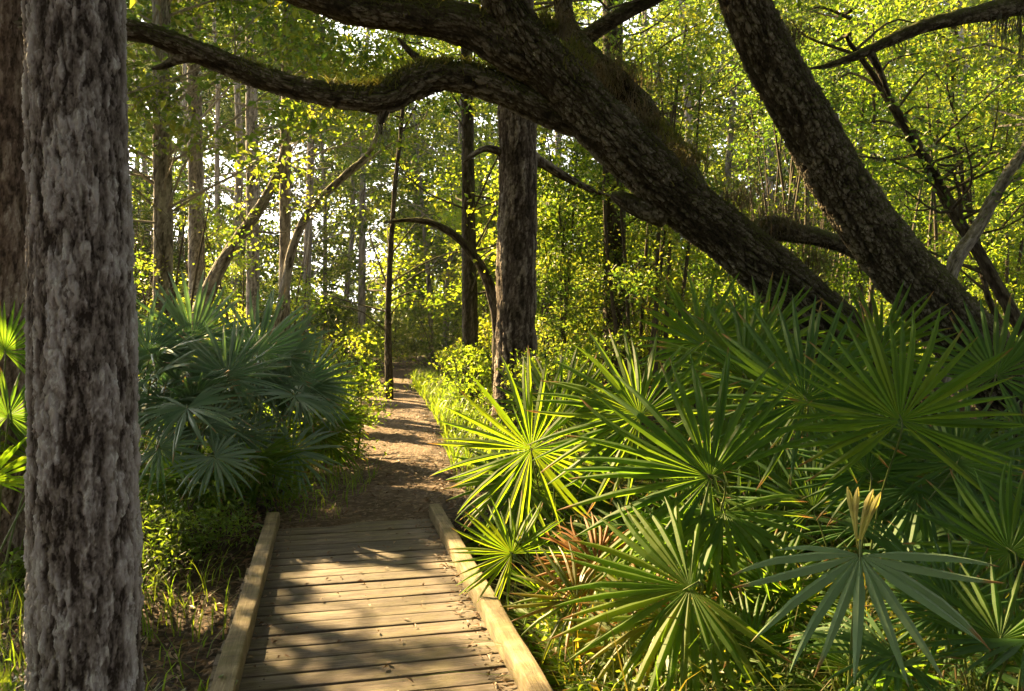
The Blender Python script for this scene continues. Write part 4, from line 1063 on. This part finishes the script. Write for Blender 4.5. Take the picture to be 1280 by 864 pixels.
def litter():
    rng = np.random.default_rng(61)
    def dn(x, y):
        pd = path_dist(x, y); s, t = deck_uv(x, y)
        d = np.where(pd < 0, .18 + .5 * sstep(-.45, 0, pd), .8 * (1 - sstep(1.0, 3.5, pd)))
        d = np.maximum(d, .85 * (np.abs(t) < 2.2) * (s < .6) * (np.abs(t) > .7))
        return d * off_deck(x, y) * (1 - .55 * (y > 9))
    C = scatter(26000, -4.2, 4, 2.2, 14, dn, rng)
    pd = path_dist(C[:, 0], C[:, 1])
    C[:, 2] += .012 + rng.random(len(C)) * .012 + .012 * (pd < .1)
    V, q = leaf_quads(C, .062, 3.0, rng, .42)
    # a few lie on the boards, most against the timber edge
    n = 480; s = -rng.random(n) * 6.3; t = np.where(rng.random(n) < .75, np.sign(rng.random(n) - .25) * (.585 - np.abs(rng.normal(size=n)) * .06), rng.uniform(-.55, .55, n))
    D = np.column_stack([DK_FAR[0] + DK_D[0] * s + DK_N[0] * t, DK_FAR[1] + DK_D[1] * s + DK_N[1] * t, np.full(n, .014)])
    V2, q2 = leaf_quads(D, .04, 4.0, rng, .42)
    tag(mesh('leaf_litter', np.vstack([V, V2]), [q, q2 + len(V)], M['litter'], None, (0, 0, 0), False), 'brown fallen leaves on the soil and along the boardwalk edges', None, None, 'stuff')
litter()

def grass():
    rng = np.random.default_rng(62)
    def dn(x, y):
        pd = path_dist(x, y); s, t = deck_uv(x, y)
        clump = sstep(.42, .6, fbm(np.stack([x * 1.3, y * 1.3, 0 * x], 1), 3, 31))
        clump = np.maximum(clump, .9 * (pd < .9) * (y > 8.5))
        d = np.where(pd < .06, 0, (1 - .65 * sstep(1.5, 5, pd)) * clump)
        d = np.where((x < -1.4) & (y < 8.5), np.maximum(d, .5), d)
        d = np.where((s < 1.2) & (t < 0) & (t > -1.35), d * .4, d)
        return d * off_deck(x, y, .80)
    C = np.vstack([scatter(30000, -4.6, 5, 2.2, 10, dn, rng), scatter(52000, -7, 6, 10, 26, dn, rng)])
    n = len(C); far = C[:, 1] > 9
    H = rng.uniform(.12, .42, n) * np.where(far, 1.25, 1); W = rng.uniform(.006, .012, n) * np.where(far, 1.9, 1)
    V, q = blades(C, H, W, rng.uniform(.3, .9, n), rng)
    tag(mesh('grass', V, [q], M['grass'], None, (0, 0, 0), False), 'green grass along the trail and under the palmettos', None, None, 'stuff')
grass()

def weeds():
    rng = np.random.default_rng(63)
    def dn(x, y):
        pd = path_dist(x, y); s, t = deck_uv(x, y)
        clump = sstep(.44, .58, fbm(np.stack([x * 1.1 + 9, y * 1.1, 0 * x], 1), 3, 35))
        d = np.where(pd < .15, 0, clump)
        d = np.where((s < 1.0) & (t < -.7) & (t > -1.5), d * .7, d)
        return d * off_deck(x, y, .86)
    B = np.vstack([scatter(2600, -5, 5, 2.2, 9.5, dn, rng), scatter(1500, -8, 7, 9.5, 22, dn, rng)])
    # leafy stems: ten leaves up each
    hgt = rng.uniform(.10, .42, len(B)); lean = rng.normal(size=(len(B), 2)) * .3
    per = 16; t = np.tile(np.linspace(.15, 1, per), len(B)); idx = np.repeat(np.arange(len(B)), per)
    C = B[idx].copy(); C[:, 2] += hgt[idx] * t; C[:, :2] += lean[idx] * (hgt[idx] * t * t)[:, None]
    C += rng.normal(size=C.shape) * (.045, .045, .015)
    V, q = leaf_quads(C, .06 * np.where(C[:, 1] > 9, 1.5, 1), .8, rng, .5)
    tag(mesh('undergrowth', V, [q], M['weed'], None, (0, 0, 0), False), 'low leafy weeds covering the forest floor', None, None, 'stuff')
weeds()

def thicket():
    """tangled low growth beneath the right-hand fans"""
    rng = np.random.default_rng(64)
    B = scatter(15000, .25, 4.4, 2.5, 8.5, lambda x, y: np.where(off_deck(x, y, .86), .75, 0), rng)
    n = len(B); H = rng.uniform(.25, .95, n); W = rng.uniform(.006, .014, n)
    V, q = blades(B, H, W, rng.uniform(.4, 1.1, n), rng, 4)
    k = rng.random(n) < .3
    B2 = B[k]; per = 10; hh = rng.uniform(.15, .6, len(B2)); idx = np.repeat(np.arange(len(B2)), per)
    C = B2[idx].copy(); C[:, 2] += hh[idx] * rng.random(len(idx)); C += rng.normal(size=C.shape) * (.06, .06, .02)
    V2, q2 = leaf_quads(C, np.full(len(C), .04), .6, rng, .5)
    tag(mesh('thicket_growth', np.vstack([V, V2]), [q, q2 + len(V)], M['tangle'], None, (0, 0, 0), False), 'tangled grass and small leaves under the sunlit palmettos', None, None, 'stuff')
thicket()

# ------------------------------------------------------------------ plants on the oak
def air_plant(label, px, py, d, n, L, seed, spread=1.0, droop=.75):
    rng = np.random.default_rng(seed); c = P(px, py, d)
    C = np.repeat(c[None], n, 0) + rng.normal(size=(n, 3)) * np.array((.075, .06, .05)) * spread
    H = rng.uniform(.35, 1.25, n) * L * .85
    V, q = blades(C, H, rng.uniform(.004, .009, n), rng.uniform(.3, 1.5, n), rng, 4, None, droop)
    o = mesh('air_plant', V, [q], M['epiphyte'], None, tuple(c), False)
    tag(o, label, 'air plant', None)
for i, (px, py, d, n, L, sp, lab) in enumerate([
    (688, 45, 6.6, 170, .30, 1.0, 'shaggy dry air plant in the top fork of the huge leaning oak'),
    (722, 108, 6.7, 160, .26, 1.2, 'dry air plant on the oak trunk next below the fork'),
    (770, 110, 7.3, 200, .36, 1.8, 'large brown air plant covering the dark stem behind the oak trunk'),
    (800, 165, 6.75, 170, .24, 1.4, 'dry air plant on the oak trunk halfway down its slope'),
    (850, 205, 6.9, 150, .22, 1.2, 'small dry air plant on the oak trunk beside the broken stub'),
    (915, 255, 7.1, 190, .24, 1.7, 'wide tuft of dry fern lying along the oak trunk before the side branch'),
    (970, 285, 7.3, 190, .26, 1.7, 'shaggy dry fern tuft at the base of the side branch of the oak'),
    (1010, 335, 7.4, 140, .22, 1.4, 'lowest dry fern tuft on the oak trunk, above the palmettos'),
    (985, 50, 6.25, 120, .2, 1.0, 'dry air plant behind the upper bend of the second leaning trunk')]):
    air_plant(lab, px, py, d, int(n * 2.6), L * (1.5 if i in (0, 2, 3) else 1.2), 800 + i, sp)

def oak_fern():
    """short resurrection fern and moss growing along the top of the oak's trunk and limbs"""
    rng = np.random.default_rng(820)
    pts = []
    for rows_, side, n in ((rows, 1, 5200), ([(640, 62, 6.45, 66), (585, 32, 6.4, 60), (520, 20, 6.35, 52), (455, 8, 6.3, 47), (395, -8, 6.2, 42)], 1, 1500),
                           ([(650, 122, 6.6, 36), (605, 103, 6.55, 37), (555, 95, 6.5, 38), (515, 104, 6.45, 40), (480, 122, 6.4, 38), (435, 121, 6.35, 30), (330, 98, 6.25, 28), (240, 62, 6.1, 28)], 1, 1900)):
        p_, r_ = px_path(rows_); k = catmull(np.column_stack([p_, r_]), 40)
        i = rng.integers(0, len(k) - 1, n); c = k[i, :3]; rr = k[i, 3]
        patch = fbm(c * 2.4, 3, 77)
        kk = patch > .44; c, rr = c[kk], rr[kk]
        T_ = k[np.minimum(i[kk] + 1, len(k) - 1), :3] - k[i[kk], :3]; T_ /= np.linalg.norm(T_, axis=1)[:, None] + 1e-9
        up = np.array((0, 0, 1.0)) - T_ * T_[:, 2:3]; up /= np.linalg.norm(up, axis=1)[:, None]
        s_ = np.cross(T_, up); a = rng.normal(size=len(c)) * .75
        nrm = up * np.cos(a)[:, None] + s_ * np.sin(a)[:, None]
        pts.append(c + nrm * (rr * .97)[:, None])
    C = np.vstack(pts); n = len(C)
    V, q = blades(C, rng.uniform(.03, .10, n), rng.uniform(.008, .016, n), rng.uniform(.4, 1.4, n), rng, 3)
    tag(mesh('resurrection_fern', V, [q], M['fern'], None, (0, 0, 0), False), 'short dry fern growing along the tops of the oak limbs', None, None, 'stuff')
rows = [(1060, 440, 7.7, 116), (985, 362, 7.3, 112), (902, 288, 7.0, 108), (832, 226, 6.8, 100), (765, 163, 6.6, 96), (705, 103, 6.5, 88), (652, 45, 6.4, 74), (618, -10, 6.3, 66)]
oak_fern()

def hanging_moss(label, spots, seed):
    rng = np.random.default_rng(seed); A = Acc(); c0 = P(*spots[0][:3])
    for px, py, d, L, n in spots:
        c = P(px, py, d)
        for k in range(n):
            b = c + rng.normal(size=3) * (.05, .04, .015); l = L * rng.uniform(.4, 1.1); m_ = 6
            t = np.linspace(0, 1, m_)
            pth = b[None] + np.stack([np.cumsum(rng.normal(size=m_)) * .012, np.cumsum(rng.normal(size=m_)) * .012, -l * t], 1)
            V, q, _ = tube(pth, np.linspace(.005, .002, m_), .04, 4, None, 0, .1); A.add(V, q)
    o = A.build('hanging_moss', [M['moss']], None, tuple(c0)); tag(o, label, 'moss')
hanging_moss('grey moss strands hanging from the dark limb that reaches in at the top', [(1262, 12, 7.25, .45, 26), (1240, 18, 7.2, .35, 16), (1278, 8, 7.3, .6, 24), (1215, 24, 7.15, .2, 10)], 840)
hanging_moss('thin grey moss wisp farther in along the dark limb that reaches in', [(1120, 52, 6.95, .2, 10)], 842)
hanging_moss('small moss tuft hanging under the stub of the long mossy limb', [(477, 160, 6.4, .16, 16), (480, 145, 6.4, .12, 8)], 841)

# ------------------------------------------------------------------ humid air
def haze():
    m = bpy.data.materials.new('haze'); m.use_nodes = True; nt = m.node_tree; nt.nodes.clear()
    v = nt.nodes.new('ShaderNodeVolumePrincipled'); o = nt.nodes.new('ShaderNodeOutputMaterial')
    v.inputs['Color'].default_value = (.95, .93, .86, 1); v.inputs['Density'].default_value = HAZE; v.inputs['Anisotropy'].default_value = .55
    nt.links.new(v.outputs[0], o.inputs['Volume'])
    x0, x1, y0, y1, z0, z1 = -450, 450, -70, 450, -4, 60
    V = np.array([(x, y, z) for z in (z0, z1) for y in (y0, y1) for x in (x0, x1)], float)
    q = np.array([(0, 2, 3, 1), (4, 5, 7, 6), (0, 1, 5, 4), (2, 6, 7, 3), (0, 4, 6, 2), (1, 3, 7, 5)])
    tag(mesh('haze', V, [q], m, None, (0, 0, 0), False), kind='stuff')
if HAZE > 0: haze()

# ------------------------------------------------------------------ sky, sun, camera
w = bpy.data.worlds.new('World'); scene.world = w; w.use_nodes = True
nt = w.node_tree; nt.nodes.clear()
sky = nt.nodes.new('ShaderNodeTexSky'); sky.sky_type = 'NISHITA'; sky.sun_disc = False
sky.sun_elevation = SUN_EL; sky.sun_rotation = -SUN_AZ
sky.air_density = 1.0; sky.dust_density = 2.5; sky.ozone_density = 1.0
bg = nt.nodes.new('ShaderNodeBackground'); bg.inputs[1].default_value = .05
out = nt.nodes.new('ShaderNodeOutputWorld')
hs = nt.nodes.new('ShaderNodeHueSaturation'); hs.inputs['Saturation'].default_value = .12     # a milky, humid sky
nt.links.new(sky.outputs[0], hs.inputs['Color']); nt.links.new(hs.outputs[0], bg.inputs[0]); nt.links.new(bg.outputs[0], out.inputs[0])

sd = bpy.data.lights.new('sun', 'SUN'); sd.energy = 5.0; sd.angle = R(.53); sd.color = (1, .71, .33)
so = bpy.data.objects.new('sun', sd); COL.objects.link(so)
so.rotation_euler = Vector(TO_SUN).to_track_quat('Z', 'Y').to_euler(); so.location = (-20, 20, 20)

cd = bpy.data.cameras.new('camera'); co = bpy.data.objects.new('camera', cd); COL.objects.link(co)
cd.sensor_width = 36; cd.sensor_fit = 'HORIZONTAL'; cd.lens = 36 * F / 1280; cd.clip_end = 1500; cd.clip_start = .05
co.location = CAM; co.rotation_euler = (math.pi / 2 - PITCH, 0, 0)
scene.camera = co

vs = scene.view_settings; scene.display_settings.display_device = 'sRGB'
vs.view_transform = 'Standard'; vs.look = 'None'; vs.exposure = EXPOSURE; vs.gamma = 1; vs.use_curve_mapping = False
cy = scene.cycles
cy.max_bounces = 7; cy.diffuse_bounces = 5; cy.glossy_bounces = 2; cy.transmission_bounces = 5; cy.transparent_max_bounces = 4
cy.use_denoising = True; cy.caustics_reflective = False; cy.caustics_refractive = False
cy.sample_clamp_indirect = 6
